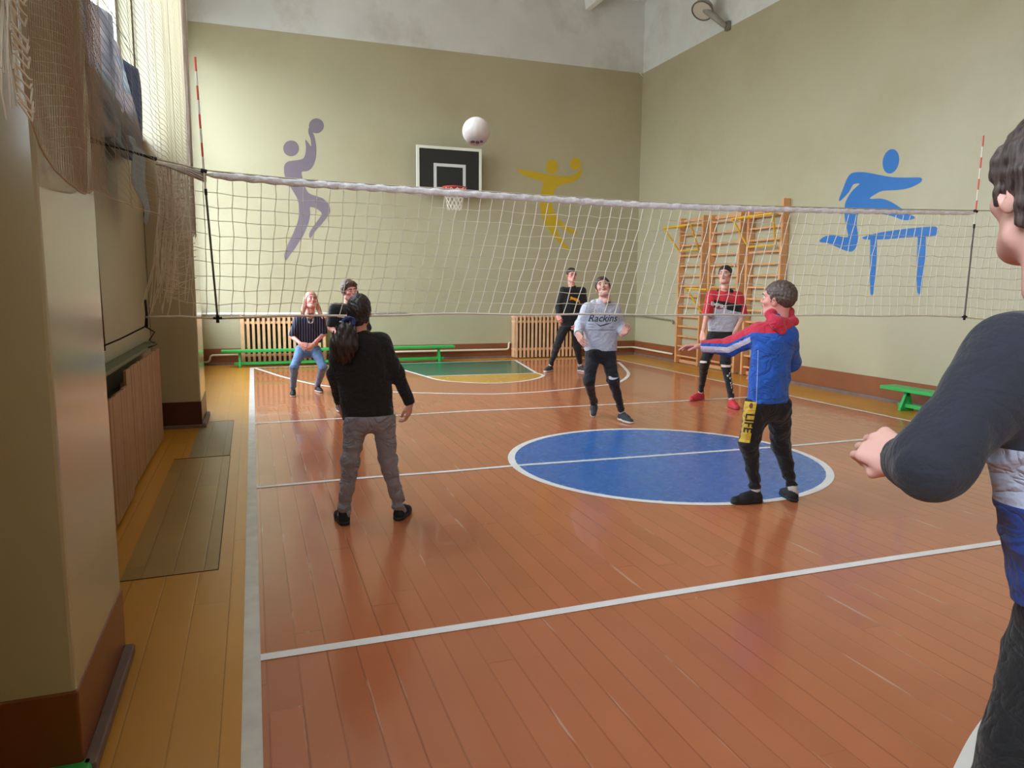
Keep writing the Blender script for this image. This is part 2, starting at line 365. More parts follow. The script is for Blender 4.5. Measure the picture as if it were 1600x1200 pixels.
# ================================================================== wall murals (flat painted figures)
def circ(cx, cy, rx, ry, tilt=0, n=40):
    return [(cx+rx*math.cos(a)*math.cos(tilt)-ry*math.sin(a)*math.sin(tilt), cy+rx*math.cos(a)*math.sin(tilt)+ry*math.sin(a)*math.cos(tilt)) for a in [2*math.pi*k/n for k in range(n)]]
def mural(name, shapes, org, sc, to3d, nrm, mt, label, th=.002):
    """outlines traced in a crop (origin org, scale sc) laid on the wall plane by to3d"""
    bm = bmesh.new()
    from mathutils.geometry import tessellate_polygon
    for pts in shapes:
        P3 = [Vector(to3d(org[0]+p[0]*sc, org[1]+p[1]*sc)) for p in pts]
        vs = [bm.verts.new(p) for p in P3]; vb = [bm.verts.new(p+nrm*th) for p in P3]; n = len(P3)
        for tri in tessellate_polygon([P3]):
            for ring, want in ((vb, 1), (vs, -1)):
                a, b, c_ = [ring[i] for i in tri]
                if ((b.co-a.co).cross(c_.co-a.co)).dot(nrm)*want < 0: b, c_ = c_, b
                try: bm.faces.new((a, b, c_))
                except ValueError: pass
        for i in range(n): bm.faces.new((vs[i], vs[(i+1) % n], vb[(i+1) % n], vb[i]))
    c = sum((v.co for v in bm.verts), Vector())/len(bm.verts)
    mb = MB(c); mb.bm(bm); o = mb.build(name, mt); o.location = c
    return tag(o, label, 'mural')
far3 = lambda u, v: atY(u, v, YW-.0045); rig3 = lambda u, v: atX(u, v, XW-.0045)
body = [(440,170),(437,205),(451,245),(455,294),(440,275),(420,250),(416,262),(420,300),(416,345),(398,378),(350,388),(300,396),(277,420),(273,450),(278,490),(300,540),(340,605),(364,650),(373,700),(370,780),(338,870),(300,950),(276,1015),(275,1045),(287,1060),(312,1025),(355,965),(405,885),(440,800),(449,745),(447,702),(480,708),(505,722),(526,747),(500,790),(456,850),(442,885),(444,905),(455,905),(475,872),(530,810),(575,750),(583,715),(570,680),(535,645),(490,628),(440,608),(412,560),(398,510),(392,466),(430,460),(465,430),(486,370),(490,310),(482,250),(468,205)]
mural('wall_mural', [catmull(body, 3), circ(490, 157, 50, 50), circ(321, 308, 53, 53)], (380, 160), .2332, far3, Vector((0, -1, 0)), mat('mauve_mural_paint', (116, 107, 118), .5, .03), 'mauve painted figure shooting a ball on the far wall, near the window side')
body = [(943,347),(960,344),(1050,355),(1130,370),(1200,384),(1270,396),(1340,402),(1400,396),(1450,372),(1478,348),(1492,330),(1493,355),(1480,395),(1450,430),(1390,458),(1320,472),(1275,498),(1255,545),(1245,600),(1246,650),(1262,705),(1300,765),(1360,812),(1425,850),(1450,872),(1440,884),(1400,876),(1340,848),(1282,812),(1290,870),(1330,935),(1370,990),(1386,1018),(1362,1018),(1310,970),(1240,890),(1185,810),(1155,740),(1140,650),(1142,560),(1158,495),(1165,448),(1110,430),(1050,412),(990,388)]
mural('wall_mural', [catmull(body, 3), circ(1240, 322, 52, 60), circ(1437, 298, 46, 52)], (630, 200), .1875, far3, Vector((0, -1, 0)), mat('yellow_mural_paint', (200, 170, 40), .5, .03), 'yellow painted figure throwing a ball on the far wall right of the backboard')
body = [(330,265),(400,262),(500,280),(600,297),(700,300),(785,299),(803,312),(790,335),(740,362),(690,378),(620,387),(530,392),(480,415),(440,446),(520,446),(580,465),(640,500),(710,550),(755,577),(725,592),(690,596),(650,588),(610,572),(540,556),(450,545),(380,545),(356,560),(350,600),(350,640),(358,700),(352,765),(325,808),(290,812),(230,790),(150,755),(97,748),(100,728),(140,705),(200,702),(285,715),(284,670),(270,600),(265,540),(270,480),(295,425),(330,380),(370,345),(345,342),(322,352),(295,400),(238,460),(227,452),(248,395),(275,325),(298,283)]
hb = [(388,718),(450,695),(560,673),(700,655),(800,645),(885,640),(910,652),(914,680),(895,702),(850,711),(700,716),(560,728),(430,731)]
hl1 = [(445,715),(490,710),(488,850),(478,980),(465,1105),(455,1118),(445,1108),(441,980),(442,850)]
hl2 = [(775,700),(830,695),(825,850),(812,980),(797,1098),(783,1112),(770,1098),(764,980),(768,850)]
mural('wall_mural', [catmull(body, 3), circ(587, 187, 56, 86, .2), catmull(hb, 3), hl1, hl2], (1260, 210), .225, rig3, Vector((-1, 0, 0)), mat('blue_mural_paint', (24, 106, 180), .5, .03), 'blue painted figure leaping a hurdle on the right-hand wall')

# ================================================================== basketball backboard
def backboard():
    yb = YW-.35; x0, x1, z0, z1 = 3.17, 4.515, 3.36, 4.315
    t = empty('basketball_backboard', (3.84, yb, z0), 'black backboard with white edge and red hoop on the far wall', 'backboard')
    O = (3.84, yb, z0)
    m_ = MB(O); m_.box(x0+.055, x1-.055, yb-.018, yb+.018, z0+.055, z1-.055); m_.build('board', BLACK, t)
    m_ = MB(O)
    for (a, b, c, d) in ((x0, x1, z0, z0+.055), (x0, x1, z1-.055, z1), (x0, x0+.055, z0+.055, z1-.055), (x1-.055, x1, z0+.055, z1-.055)): m_.box(a, b, yb-.026, yb+.026, c, d)
    m_.build('edge_frame', mat('backboard_white', (226, 230, 214), .5, .03), t)
    m_ = MB(O); a, b, c, d = 3.515, 4.18, 3.46, 3.985
    for q in ((a, b, c, c+.06), (a, b, d-.06, d), (a, a+.06, c+.06, d-.06), (b-.06, b, c+.06, d-.06)): m_.box(q[0], q[1], yb-.0215, yb-.018, q[2], q[3])
    m_.build('target_square', mat('target_white', (206, 208, 206), .5, .03), t)
    m_ = MB(O)
    for (xa, za) in ((3.45, 3.55), (4.2, 3.55), (3.45, 4.15), (4.2, 4.15)): m_.tube([(xa, yb+.015, za), (xa, YW, za)], .02, 8)
    m_.box(3.40, 4.26, yb+.018, yb+.05, 3.53, 3.58); m_.box(3.40, 4.26, yb+.018, yb+.05, 4.12, 4.17); m_.box(3.80, 3.86, yb+.018, yb+.05, 3.53, 4.17)
    m_.build('wall_bracket', STEEL, t)
    # hoop
    hc = atY(710, 293, yb-.36); R_ = .235
    m_ = MB(O); ring = [(hc.x+R_*math.cos(a), hc.y+R_*math.sin(a), hc.z) for a in [2*math.pi*k/36 for k in range(37)]]; m_.tube(ring, .011, 8, False)
    for k in range(12):
        a = 2*math.pi*(k+.5)/12; m_.tube([(hc.x+R_*.98*math.cos(a-.08), hc.y+R_*.98*math.sin(a-.08), hc.z-.01), (hc.x+R_*.98*math.cos(a), hc.y+R_*.98*math.sin(a), hc.z-.035), (hc.x+R_*.98*math.cos(a+.08), hc.y+R_*.98*math.sin(a+.08), hc.z-.01)], .004, 5)
    m_.tube([(hc.x-.08, hc.y+R_-.01, hc.z), (hc.x-.08, yb-.02, hc.z)], .012, 6); m_.tube([(hc.x+.08, hc.y+R_-.01, hc.z), (hc.x+.08, yb-.02, hc.z)], .012, 6)
    m_.box(hc.x-.11, hc.x+.11, yb-.03, yb-.02, hc.z-.06, hc.z+.05)
    rim = m_.build('hoop', REDM, t, True)
    m_ = MB(O); n = 12; rows = 6; H_ = .42
    def np_(k, r):
        f = r/rows; rad = R_*(1-.42*f-.06*math.sin(math.pi*f)); a = 2*math.pi*(k+.5*(r % 2))/n
        return (hc.x+rad*math.cos(a), hc.y+rad*math.sin(a), hc.z-.02-H_*f)
    for r in range(rows):
        for k in range(n):
            m_.tube([np_(k, r), np_(k, r+1)], .005, 4, False); m_.tube([np_(k, r), np_(k-1 if r % 2 == 0 else k+1, r+1)], .005, 4, False)
    m_.build('hoop_net', ROPE, t)
backboard()

# ================================================================== radiators and their slatted covers
def radiator(x0, x1, y, z0, z1, label, org):
    t = empty('radiator', org, label, 'radiator', 'dark radiators behind the slatted covers')
    n = int((x1-x0)/.085)
    for k in range(n):
        x = x0+(k+.5)*(x1-x0)/n
        m_ = MB(org); m_.box(x-.03, x+.03, y-.05, y+.05, z0+.05, z1-.04, .018); m_.box(x-.042, x+.042, y-.03, y+.03, z0+.08, z0+.14, .01); m_.box(x-.042, x+.042, y-.03, y+.03, z1-.14, z1-.08, .01)
        m_.build('radiator_section', DARK, t)
    return t
def slat_cover(x0, x1, y0, y1, z1, label, mt, n, group='slatted wooden radiator covers on the far wall'):
    org = ((x0+x1)/2, y1, 0)
    t = empty('radiator_cover', org, label, 'radiator cover', group)
    w_ = (x1-x0)/n
    for k in range(n):
        m_ = MB(org); x = x0+(k+.5)*w_; j = random.uniform(-.004, .004)
        m_.box(x-w_*.27, x+w_*.27, y0, y0+.022, .02, z1+random.uniform(-.01, .012), .003); m_.build('slat', mt, t)
    for z in (.20, z1-.13):
        m_ = MB(org); m_.box(x0, x1, y0+.022, y0+.05, z-.025, z+.025, .003); m_.build('rail', mt, t)
    for x in (x0, x1-.025):
        m_ = MB(org)
        for k in range(3): m_.box(x, x+.025, y0+.05+k*(y1-y0-.05)/3, y0+.05+(k+.55)*(y1-y0-.05)/3, .02, z1, .003)
        for z in (.2, z1-.13): m_.box(x+.002, x+.023, y0+.03, y1, z-.02, z+.02)
        m_.build('side_panel', mt, t)
    m_ = MB(org); m_.box(x0-.01, x1+.01, y0+.03, y1, z1-.045, z1-.025, .003); m_.build('top_board', mt, t)
slat_cover(-.24, 1.36, YW-.26, YW-.014, .955, 'pale slatted radiator cover on the far wall behind the bench', WOOD, 17)
slat_cover(5.31, 6.85, YW-.26, YW-.014, .925, 'pale slatted radiator cover on the far wall behind the boy in glasses', WOOD, 17)
radiator(-.10, 1.22, YW-.12, .12, .88, 'dark radiator inside the slatted cover behind the bench', (.56, YW-.12, 0))
radiator(5.42, 6.72, YW-.12, .12, .86, 'dark radiator inside the slatted cover behind the boy in glasses', (6.08, YW-.12, 0))

# plank-fronted covers in the bay between the pillars
def plank_cover(y0, y1, x, z1, n, label, lean=0):
    org = (XL, (y0+y1)/2, 0)
    t = empty('radiator_cover', org, label, 'radiator cover')
    w_ = (y1-y0)/n
    for k in range(n):
        m_ = MB(org); ya = y0+k*w_+.004; yb = y0+(k+1)*w_-.004; xa = x+random.uniform(-.002, .002)+lean*(k/n-.5)
        m_.box(xa-.02, xa, ya, yb, .03, z1+random.uniform(-.004, .004), .003); m_.build('plank', WOOD3, t)
    for z in (.22, z1-.12):
        m_ = MB(org); m_.box(x-.045, x-.021, y0+.02, y1-.02, z-.03, z+.03); m_.build('rail', WOOD3, t)
plank_cover(4.86, 5.86, -.865, .845, 9, 'plank radiator cover with lower top, closest to the near pillar')
plank_cover(5.98, 8.02, -.895, .93, 17, 'long plank radiator cover between the pillars, beyond the dark gap')
m_ = MB((XL, 6, 0)); m_.box(XL+.001, -.93, 4.7, 8.2, .955, .985, .006); o = m_.build('shelf_board', mat('dusty_green_board', (96, 100, 76), .5, .08), None); o.location = (XL, 6, 0)
tag(o, 'long dusty green shelf board above the plank radiator covers', 'shelf')
m_ = MB((XL, 6, 0))
for k in range(30): m_.box(XL+.03, XL+.095, 4.95+k*.10, 5.03+k*.10, .12, .78, .012)
for z in (.2, .7): m_.tube([(XL+.06, 4.9, z), (XL+.06, 7.98, z)], .018, 8)
o = m_.build('radiator', DARK, None); o.location = (XL, 6, 0); tag(o, 'dark radiator seen through the gap between the plank covers', 'radiator')

# ================================================================== benches
def bench(name, L_, loc, rz, label, wd=.24, h=.33):
    t = empty(name, loc, label, 'bench', None, rz)
    m_ = MB(); m_.box(-L_/2, L_/2, -wd/2, wd/2, h-.045, h, .008); m_.build('seat', GREEN, t)
    m_ = MB(); m_.box(-L_/2+.22, L_/2-.22, -.045, .045, .045, .095, .006); m_.build('lower_beam', GREEN, t)
    for x in (-L_/2+.32, L_/2-.32) + (() if L_ < 3 else ()):
        m_ = MB(); m_.box(x-.022, x+.022, -wd/2+.02, wd/2-.02, 0, .045, .006)
        m_.add([(x-.02, -wd/2+.03, .045), (x+.02, -wd/2+.03, .045), (x+.02, -.02, h-.045), (x-.02, -.02, h-.045), (x-.02, -wd/2+.085, .045), (x+.02, -wd/2+.085, .045), (x+.02, .03, h-.045), (x-.02, .03, h-.045)][:8], [(0, 1, 2, 3), (7, 6, 5, 4), (0, 3, 7, 4), (1, 5, 6, 2), (0, 4, 5, 1), (3, 2, 6, 7)])
        m_.add([(x-.02, wd/2-.03, .045), (x+.02, wd/2-.03, .045), (x+.02, .02, h-.045), (x-.02, .02, h-.045), (x-.02, wd/2-.085, .045), (x+.02, wd/2-.085, .045), (x+.02, -.03, h-.045), (x-.02, -.03, h-.045)], [(3, 2, 1, 0), (4, 5, 6, 7), (4, 7, 3, 0), (2, 6, 5, 1), (1, 5, 4, 0), (7, 6, 2, 3)])
        m_.build('leg', GREEN, t)
    return t
bench('gym_bench', 4.5, (1.66, 14.73, 0), math.radians(1.2), 'long green gym bench standing along the far wall')
bench('gym_bench', 2.6, (7.98, 6.22, 0), math.radians(90), 'green gym bench standing along the right-hand wall under the hurdle figure', .27, .30)

# ================================================================== pipes
def pipe(pts, r, label, cat='pipe', mt=PIPE, name='heating_pipe'):
    p = []; pts = [Vector(q) for q in pts]
    for i, q in enumerate(pts):      # rounded bends
        if 0 < i < len(pts)-1:
            a = (pts[i-1]-q).normalized(); b = (pts[i+1]-q).normalized(); k = min(.07, (pts[i-1]-q).length/2.2, (pts[i+1]-q).length/2.2)
            for s_ in range(6):
                t_ = s_/5; p.append((q+a*k)*(1-t_)**2+q*2*t_*(1-t_)+(q+b*k)*t_**2)
        else: p.append(q)
    c = p[0]; m_ = MB(c); m_.tube(p, r, 10); o = m_.build(name, mt, None, True); o.location = c
    return tag(o, label, cat)
pipe([(XL+.05, YW-.06, .07), (-.82, YW-.06, .07), (-.80, YW-.06, .20), (-.26, YW-.06, .20)], .020, 'cream heating pipe bending up by the far end of the pillar side')
pipe([(1.38, YW-.055, .185), (5.24, YW-.055, .185), (5.245, YW-.055, .33), (5.29, YW-.055, .33)], .022, 'cream heating pipe running low along the far wall between the two covers')
pipe([(6.87, YW-.06, .175), (XW-.07, YW-.06, .175), (XW-.06, 13.42, .165)], .022, 'cream heating pipe turning the corner towards the wall bars')
pipe([(XL+.02, YW-.05, .99), (3.0, YW-.05, .985)], .022, 'beige pipe, coloured white for the window light on it, at cover height on the far wall, window side', mt=WHITE)  # pipe is wall beige; the white puts window light into its colour
pipe([(6.95, YW-.05, .90), (XW-.12, YW-.05, .93), (XW-.06, 13.50, .87), (XW-.06, 13.44, .80)], .018, 'thin grey-green rail on the corner beside the wall bars', 'rail', mat('dull_olive_rail', (132, 128, 98), .4, .05), 'wall_rail')
pipe([atX(143, 300, XL+.03), atX(163, 548, XL+.03)], .011, 'slanting dark red rod on the wall behind the near pillar', 'rod', mat('dark_red_rod', (96, 44, 36), .4, .05), 'wall_rod')

# ================================================================== wall bars and pull-up frames
def wall_bars(ya, yb, ztop, label, xo=0):
    org = (XW, (ya+yb)/2, 0); t = empty('wall_bars', org, label, 'wall bars')
    for y in (ya, yb):
        m_ = MB(org); m_.box(XW-.14-xo, XW-.012, y-.026, y+.026, .02, ztop+(.0 if y == yb else .10*(xo > 0)), .004); m_.build('upright', WOOD2, t)
    n = 14
    for k in range(n):
        z = .16+k*(ztop-.30)/(n-1)
        m_ = MB(org); m_.box(XW-.115-xo, XW-.080-xo, ya+.02, yb-.02, z-.018, z+.018, .010); m_.build('rung', WOOD2, t)
    for z in (.05, ztop-.05):
        m_ = MB(org); m_.box(XW-.05, XW-.018, ya+.02, yb-.02, z-.03, z+.03); m_.build('cross_board', WOOD2, t)
wall_bars(12.40, 13.20, 2.94, 'orange wooden wall bars, section nearest the room corner')
wall_bars(11.24, 12.14, 2.92, 'orange wooden wall bars, middle section behind the boy in red')
wall_bars(10.12, 11.00, 2.92, 'orange wooden wall bars, tallest section furthest from the room corner', .004)
def pullup(y0w, y1w, zw, y0o, y1o, zo, d, label):
    org = (XW-.13, (y0w+y1w)/2, zw); t = empty('pull_up_frame', org, label, 'pull-up bar')
    xw, xo = XW-.175, XW-.12-d
    m_ = MB(org); m_.tube([(xo, y0o, zo), (xo, y1o, zo)], .021, 8); m_.build('hand_bar', YELM, t)
    m_ = MB(org); m_.tube([(xw, y0w, zw), (xw, y1w, zw)], .019, 8); m_.build('lower_bar', YELM, t)
    for (a, b) in ((y0w, y0o), (y1w, y1o)):
        m_ = MB(org); m_.tube([(xw, a, zw), (xo, b, zo)], .019, 8); m_.build('brace', YELM, t)
        m_ = MB(org); m_.tube([(xw+.02, a, zo+.01), (xo, b, zo)], .016, 8); m_.build('top_arm', YELM, t)
pullup(13.14, 12.44, 2.29, 13.22, 12.25, 2.74, .38, 'yellow pull-up frame hooked on the wall bars nearest the corner')
pullup(10.92, 10.20, 2.27, 11.02, 9.95, 2.75, .34, 'yellow pull-up frame hooked on the tallest wall bars')
def low_frame():
    a = atX(1072, 451, XW-.45); b = atX(1105, 452.5, XW-.45); c_ = atX(1096, 487, XW-.17)
    org = (XW-.17, c_.y, c_.z); t = empty('pull_up_frame', org, 'low yellow bar frame beside the boy in red on the wall bars', 'pull-up bar')
    m_ = MB(org); m_.tube([a, b], .022, 8); m_.build('hand_bar', YELM, t)
    m_ = MB(org); m_.tube([a+Vector((0, 0, 0)), c_], .020, 8); m_.build('brace', YELM, t)
    m_ = MB(org); m_.tube([b, Vector((XW-.16, b.y-.02, b.z+.02))], .018, 8); m_.build('top_arm', YELM, t)
low_frame()

# ================================================================== floodlight on the right wall
def floodlight():
    base = atX(1135, 42, XW-.07); t = empty('floodlight', base, 'round grey floodlight on a bracket high on the right-hand wall', 'wall lamp')
    B = Vector(base); hd = atX(1100, 12, XW-.30)
    m_ = MB(B); m_.box(B.x-.01, B.x+.06, B.y-.05, B.y+.05, B.z-.06, B.z+.10, .01); m_.build('wall_plate', STEEL, t)
    m_ = MB(B); m_.tube([B+Vector((-.01, 0, 0)), B+(hd-B)*.45, hd], [.045, .06, .075], 12); m_.build('arm', mat('grey_enamel', (150, 148, 138), .4, .08), t, True)
    ax = (hd-B).normalized(); m_ = MB(B)
    d = Vector((-.55, -.25, -.8)).normalized()
    bm = bmesh.new(); prof = [(.03, .10), (.10, .08), (.17, .02), (.205, -.07), (.19, -.09), (.18, -.085)]
    e1 = d.orthogonal().normalized(); e2 = d.cross(e1); n = 28; vs = []
    for r, h in prof: vs += [[hd - d*h + (e1*math.cos(2*math.pi*k/n)+e2*math.sin(2*math.pi*k/n))*r for k in range(n)]]
    bm.free(); allv = [v for row in vs for v in row]
    fs = [(i*n+k, i*n+(k+1) % n, (i+1)*n+(k+1) % n, (i+1)*n+k) for i in range(len(prof)-1) for k in range(n)] + [tuple(range(n))]
    m_.add(allv, fs); m_.build('lamp_housing', mat('grey_enamel', (150, 148, 138)), t, True)
    m_ = MB(B); m_.sphere(hd + d*.05, .172, 24, 12, (1, 1, .5)); 
    m_ = MB(B); ring = [hd + d*.085 + (e1*math.cos(2*math.pi*k/n)+e2*math.sin(2*math.pi*k/n))*.18 for k in range(n)]
    m_.add(ring, [tuple(range(n))]); m_.build('lens', mat('frosted_lens', (196, 196, 186), .2, .03), t)
    m_ = MB(B); ring = [hd + d*.09 + (e1*math.cos(2*math.pi*k/n)+e2*math.sin(2*math.pi*k/n))*.197 for k in range(n+1)]
    m_.tube(ring, .012, 6, False); m_.build('rim', mat('dark_grey_rim', (104, 102, 94), .4), t, True)
floodlight()
# chipped plaster in the corner just below the whitewash
m_ = MB(atY(1001, 115, YW-.01)); q = [atY(998, 113, YW-.01), atY(1001, 114, YW-.01), atY(1005, 120, YW-.01), atY(1003, 119, YW-.01)]
m_.poly(q); c = m_.build('plaster_chip', WHITE, None); c.location = m_.o; c['kind'] = 'structure'

# ================================================================== volleyball net
def vb_net():
    y = YM
    top = [(-1.0, 2.46), (-.56, 2.455), (-.3, 2.41)]
    def tz(x):       # height of the top cord
        X = [-.72, -.52, -.29, .35, 1.50, 3.22, 3.87, 5.5, 7.17, 8.3]; Z = [2.445, 2.415, 2.367, 2.34, 2.325, 2.303, 2.308, 2.34, 2.385, 2.42]
        return float(np.interp(x, X, Z))
    def bz(x):
        X = [-.72, -.52, -.25, .2, 1.5, 3.25, 5.5, 6.6, 7.16, 7.5, 8.3]; Z = [1.33, 1.34, 1.322, 1.33, 1.343, 1.327, 1.305, 1.295, 1.28, 1.25, 1.22]
        return float(np.interp(x, X, Z))
    x0, x1 = -.50, 8.28
    def yo(x, f):    # slack cloth bows out of its plane
        return y + .06*math.sin(f*math.pi)*math.sin(max(0, min(1, (x-x0)/(x1-x0)))*math.pi) + .008*math.sin(9*x+5*f)
    def shear(x, f): # lower edge is dragged towards the window side
        s_ = .20*math.exp(-((x-2.9)/2.6)**2) + .05
        if x < .4: s_ *= max(0, (x+.5)/.9)
        if x > 7: s_ *= max(0, (8.28-x)/1.28)
        return -s_*(f**1.5)
    org = (3.5, y, 1.3); t = empty('volleyball_net', org, 'white volleyball net strung across the hall above the centre line', 'net')
    rows, cols = 10, int((x1-x0)/.0985)
    rng = random.Random(3); J = [[(rng.uniform(-.008, .008), rng.uniform(-.008, .008)) for _ in range(rows+1)] for _ in range(cols+1)]
    def node(i, j, tt=None):
        x = x0+(x1-x0)*i/cols; f = j/rows; jx, jz = J[i][j] if 0 < j < rows else (0, 0)
        X_ = x+shear(x, f)+jx; return Vector((X_, yo(x, f), tz(X_)*(1-f)+bz(X_)*f - .0 + jz - .05*(1-f)))
    m_ = MB(org)
    for i in range(cols+1): m_.tube([node(i, j) for j in range(rows+1)], .0036, 4, False)
    for j in range(1, rows): m_.tube([node(i, j) for i in range(cols+1)], .0032, 4, False)
    nt_ = m_.build('netting', ROPE, t)
    # crumpled top tape: a folded band with a wavy section
    m_ = MB(org); xs = np.linspace(-.30, 7.2, 260); prof = 9; vs = []; rr = random.Random(5)
    for i, x in enumerate(xs):
        wv = .006*math.sin(x*31)+.005*math.sin(x*57+1); pinch = 1-.75*math.exp(-((x+.285)/.05)**2)-.75*math.exp(-((x-7.17)/.05)**2)
        thin = 1 - .30*max(0, min(1, (x-4.2)/2.5))
        for k in range(prof):
            a = 2*math.pi*k/prof; yy = .011*math.cos(a)*(1+.5*math.sin(3*a+x*40)) + wv*.5; zz = .027*thin*math.sin(a)+.004*math.sin(x*43+2*a)
            vs.append((x, y+yy, tz(x)-.022+zz*pinch))
    fs = [(i*prof+k, i*prof+(k+1) % prof, (i+1)*prof+(k+1) % prof, (i+1)*prof+k) for i in range(len(xs)-1) for k in range(prof)]
    m_.add(vs, fs); m_.build('top_tape', TAPE, t, True)
    m_ = MB(org); m_.tube([(x, y, tz(x)+.006) for x in np.linspace(-.60, 8.34, 60)], .0055, 6); m_.build('top_cord', ROPEG, t)
    m_ = MB(org); m_.tube([(x, y-.004, bz(x)+.004*math.sin(x*5)) for x in np.linspace(-.72, 8.3, 80)], .0085, 8); m_.build('bottom_rope', ROPE, t, True)
    # gathered cloth between the tape and the tie
    m_ = MB(org)
    for k in range(9):
        a = k*.7; m_.tube([(x, y+.015*math.cos(a+x*9), tz(x)-.02+(.035*math.sin(a+x*7)-.02)*min(1, max(.15, (x+.6)*3.0))) for x in np.linspace(-.60, -.28, 14)], .008, 5)
    m_.build('gathered_tape', mat('grey_net_tape', (182, 168, 158), .8, .1), t, True)
    # slack end of the netting hanging in a bunch
    m_ = MB(org); rr = random.Random(11)
    for k in range(34):
        xa = -.60+.20*rr.random(); ph = rr.random()*6; dy = rr.uniform(-.05, .05); zb = rr.uniform(1.42, 1.60) if k % 3 else rr.uniform(1.34, 1.42); q = rr.uniform(-.6, .2)
        m_.tube([(xa+(.02*math.sin(ph+5*s_)) + (-.13*(s_**2)*(1 if zb < 1.42 else .3)), y+dy*(.4+s_), 2.39-(2.39-zb)*s_) for s_ in [i/9 for i in range(10)]], .0036, 4, False)
    for k in range(95):
        z = rr.uniform(1.46, 2.36); xa = -.60+.05*rr.random(); xb = xa+rr.uniform(.06, .20); m_.tube([(xa, y+rr.uniform(-.04, .04), z), ((xa+xb)/2, y+rr.uniform(-.04, .04), z-rr.uniform(.0, .05)), (xb, y+rr.uniform(-.02, .02), z+rr.uniform(-.03, .03))], .0036, 4, False)
    m_.build('slack_netting', mat('slack_net_cord', (226, 214, 200), .8, .05), t)
    # dark ties to the window wall
    m_ = MB(org); a = Vector((-.60, y, tz(-.6)+.005)); b = Vector((XL+.01, y-.35, 2.50)); mm = [a.lerp(b, s_) for s_ in (0, .12, .4, .55, .8, .9, 1)]
    m_.tube(mm, [.014, .010, .006, .007, .018, .016, .012], 7); m_.build('top_tie', BLKCORD, t, True)
    m_ = MB(org); a = Vector((-.72, y, 1.335)); b = Vector((XL+.01, y-.32, 1.12))
    m_.tube([a, a+Vector((-.01, 0, -.07)), a.lerp(b, .5)+Vector((0, 0, -.04)), b], .006, 6); m_.tube([a+Vector((.0, 0, .12)), a+Vector((.004, 0, .02)), a+Vector((0, 0, -.08))], .009, 6)
    m_.tube([a+Vector((-.01, 0, -.07)), a+Vector((.05, 0, -.11)), a+Vector((.01, .0, -.17)), a+Vector((.06, 0, -.20)), a+Vector((0, 0, -.22))], .005, 6)
    m_.tube([a.lerp(b, .8)+Vector((0, 0, -.01)), a.lerp(b, .85)+Vector((0, 0, -.12))], .004, 5)
    m_.build('bottom_tie', BLKCORD, t, True)
    # antennas
    RW = mat('antenna_red', (216, 84, 66), .5, .03), mat('antenna_white', (232, 226, 214), .5, .03)
    for (ub, vb, um, vm, ut, vt, n, dark) in ((340, 497, 318.5, 267, 304.6, 89, 8, .5), (1507, 495, 1524.5, 330, 1537, 212, 9, .5)):
        B_ = atY(ub, vb, y-.02); M_ = atY(um, vm, y-.02); T_ = atY(ut, vt, y-.02)
        m_ = MB(org); A_ = []
        L_ = (T_-M_); nb = 8 if ub < 1000 else 7; m_.cur = 0
        for k in range(nb):
            m_.cur = 0 if k % 2 == 0 else 1
            hi, lo = 1-k/nb, 1-(k+1)/nb; m_.tube([M_+L_*lo, M_+L_*hi], .0075, 8)
        m_.cur = 1; m_.tube([M_, M_.lerp(B_, .12)], .0075, 8); m_.cur = 2; m_.tube([M_.lerp(B_, .12), M_.lerp(B_, .16)], .011, 8); 
        m_.tube([M_-Vector((.02, 0, -.004)), M_+Vector((.02, 0, -.004))], .014, 8)
        m_.tube([B_-Vector((.03, 0, 0)), B_+Vector((.03, 0, 0))], .010, 8); m_.tube([B_+Vector((0, 0, .02)), B_-Vector((0, 0, .035))], .012, 8)
        m_.cur = 3; m_.tube([M_.lerp(B_, .16), B_], .008, 8)
        m_.build('antenna', [RW[0], RW[1], BLKCORD, mat('antenna_sleeve', (92, 84, 78), .6, .05)], t)
vb_net()

# ================================================================== volleyball
def volleyball():
    c = atY(744, 205.5, 5.55); R_ = .105
    t = empty('volleyball', c, 'white volleyball in the air above the net, left of the backboard top', 'ball')
    m_ = MB(c); bm = bmesh.new(); bmesh.ops.create_icosphere(bm, subdivisions=5, radius=R_)
    for v in bm.verts:      # panel grooves of an eighteen-panel ball
        n = v.co.normalized(); ax = max(range(3), key=lambda i: abs(n[i])); a, b = [i for i in range(3) if i != ax]
        s_ = (a if ax != 1 else b); s_ = (ax+1) % 3; q = n[s_]/abs(n[ax]); r_ = n[(ax+2) % 3]/abs(n[ax])
        d = min(abs(q-1/3), abs(q+1/3), abs(abs(q)-1), abs(abs(r_)-1)); v.co = n*(R_-.0025*math.exp(-(d/.035)**2))
    bm.transform(Matrix.Rotation(.5, 4, 'X') @ Matrix.Rotation(.7, 4, 'Z')); bm.transform(Matrix.Translation(c)); m_.bm(bm)
    o = m_.build('ball_skin', mat('white_ball_leather', (222, 212, 206), .45, .04), t, True)
    # dark printed mark on the underside
    m_ = MB(c); d0 = (CAM-c).normalized(); r_ = CR; u_ = CU
    for (a, b, ra, rb) in ((-.025, -.078, .018, .010), (.010, -.082, .016, .012), (.040, -.076, .012, .010)):
        ring = []
        for k in range(14):
            q = r_*(a+ra*math.cos(2*math.pi*k/14)) + u_*(b+rb*math.sin(2*math.pi*k/14)); l = q.length
            ring.append(c+(q+d0*math.sqrt(max(1e-6, (R_+.001)**2-min(l, R_)**2))))
        m_.poly(ring)
    m_.build('print_mark', mat('ball_print', (110, 84, 88), .5, .05), t)
volleyball()

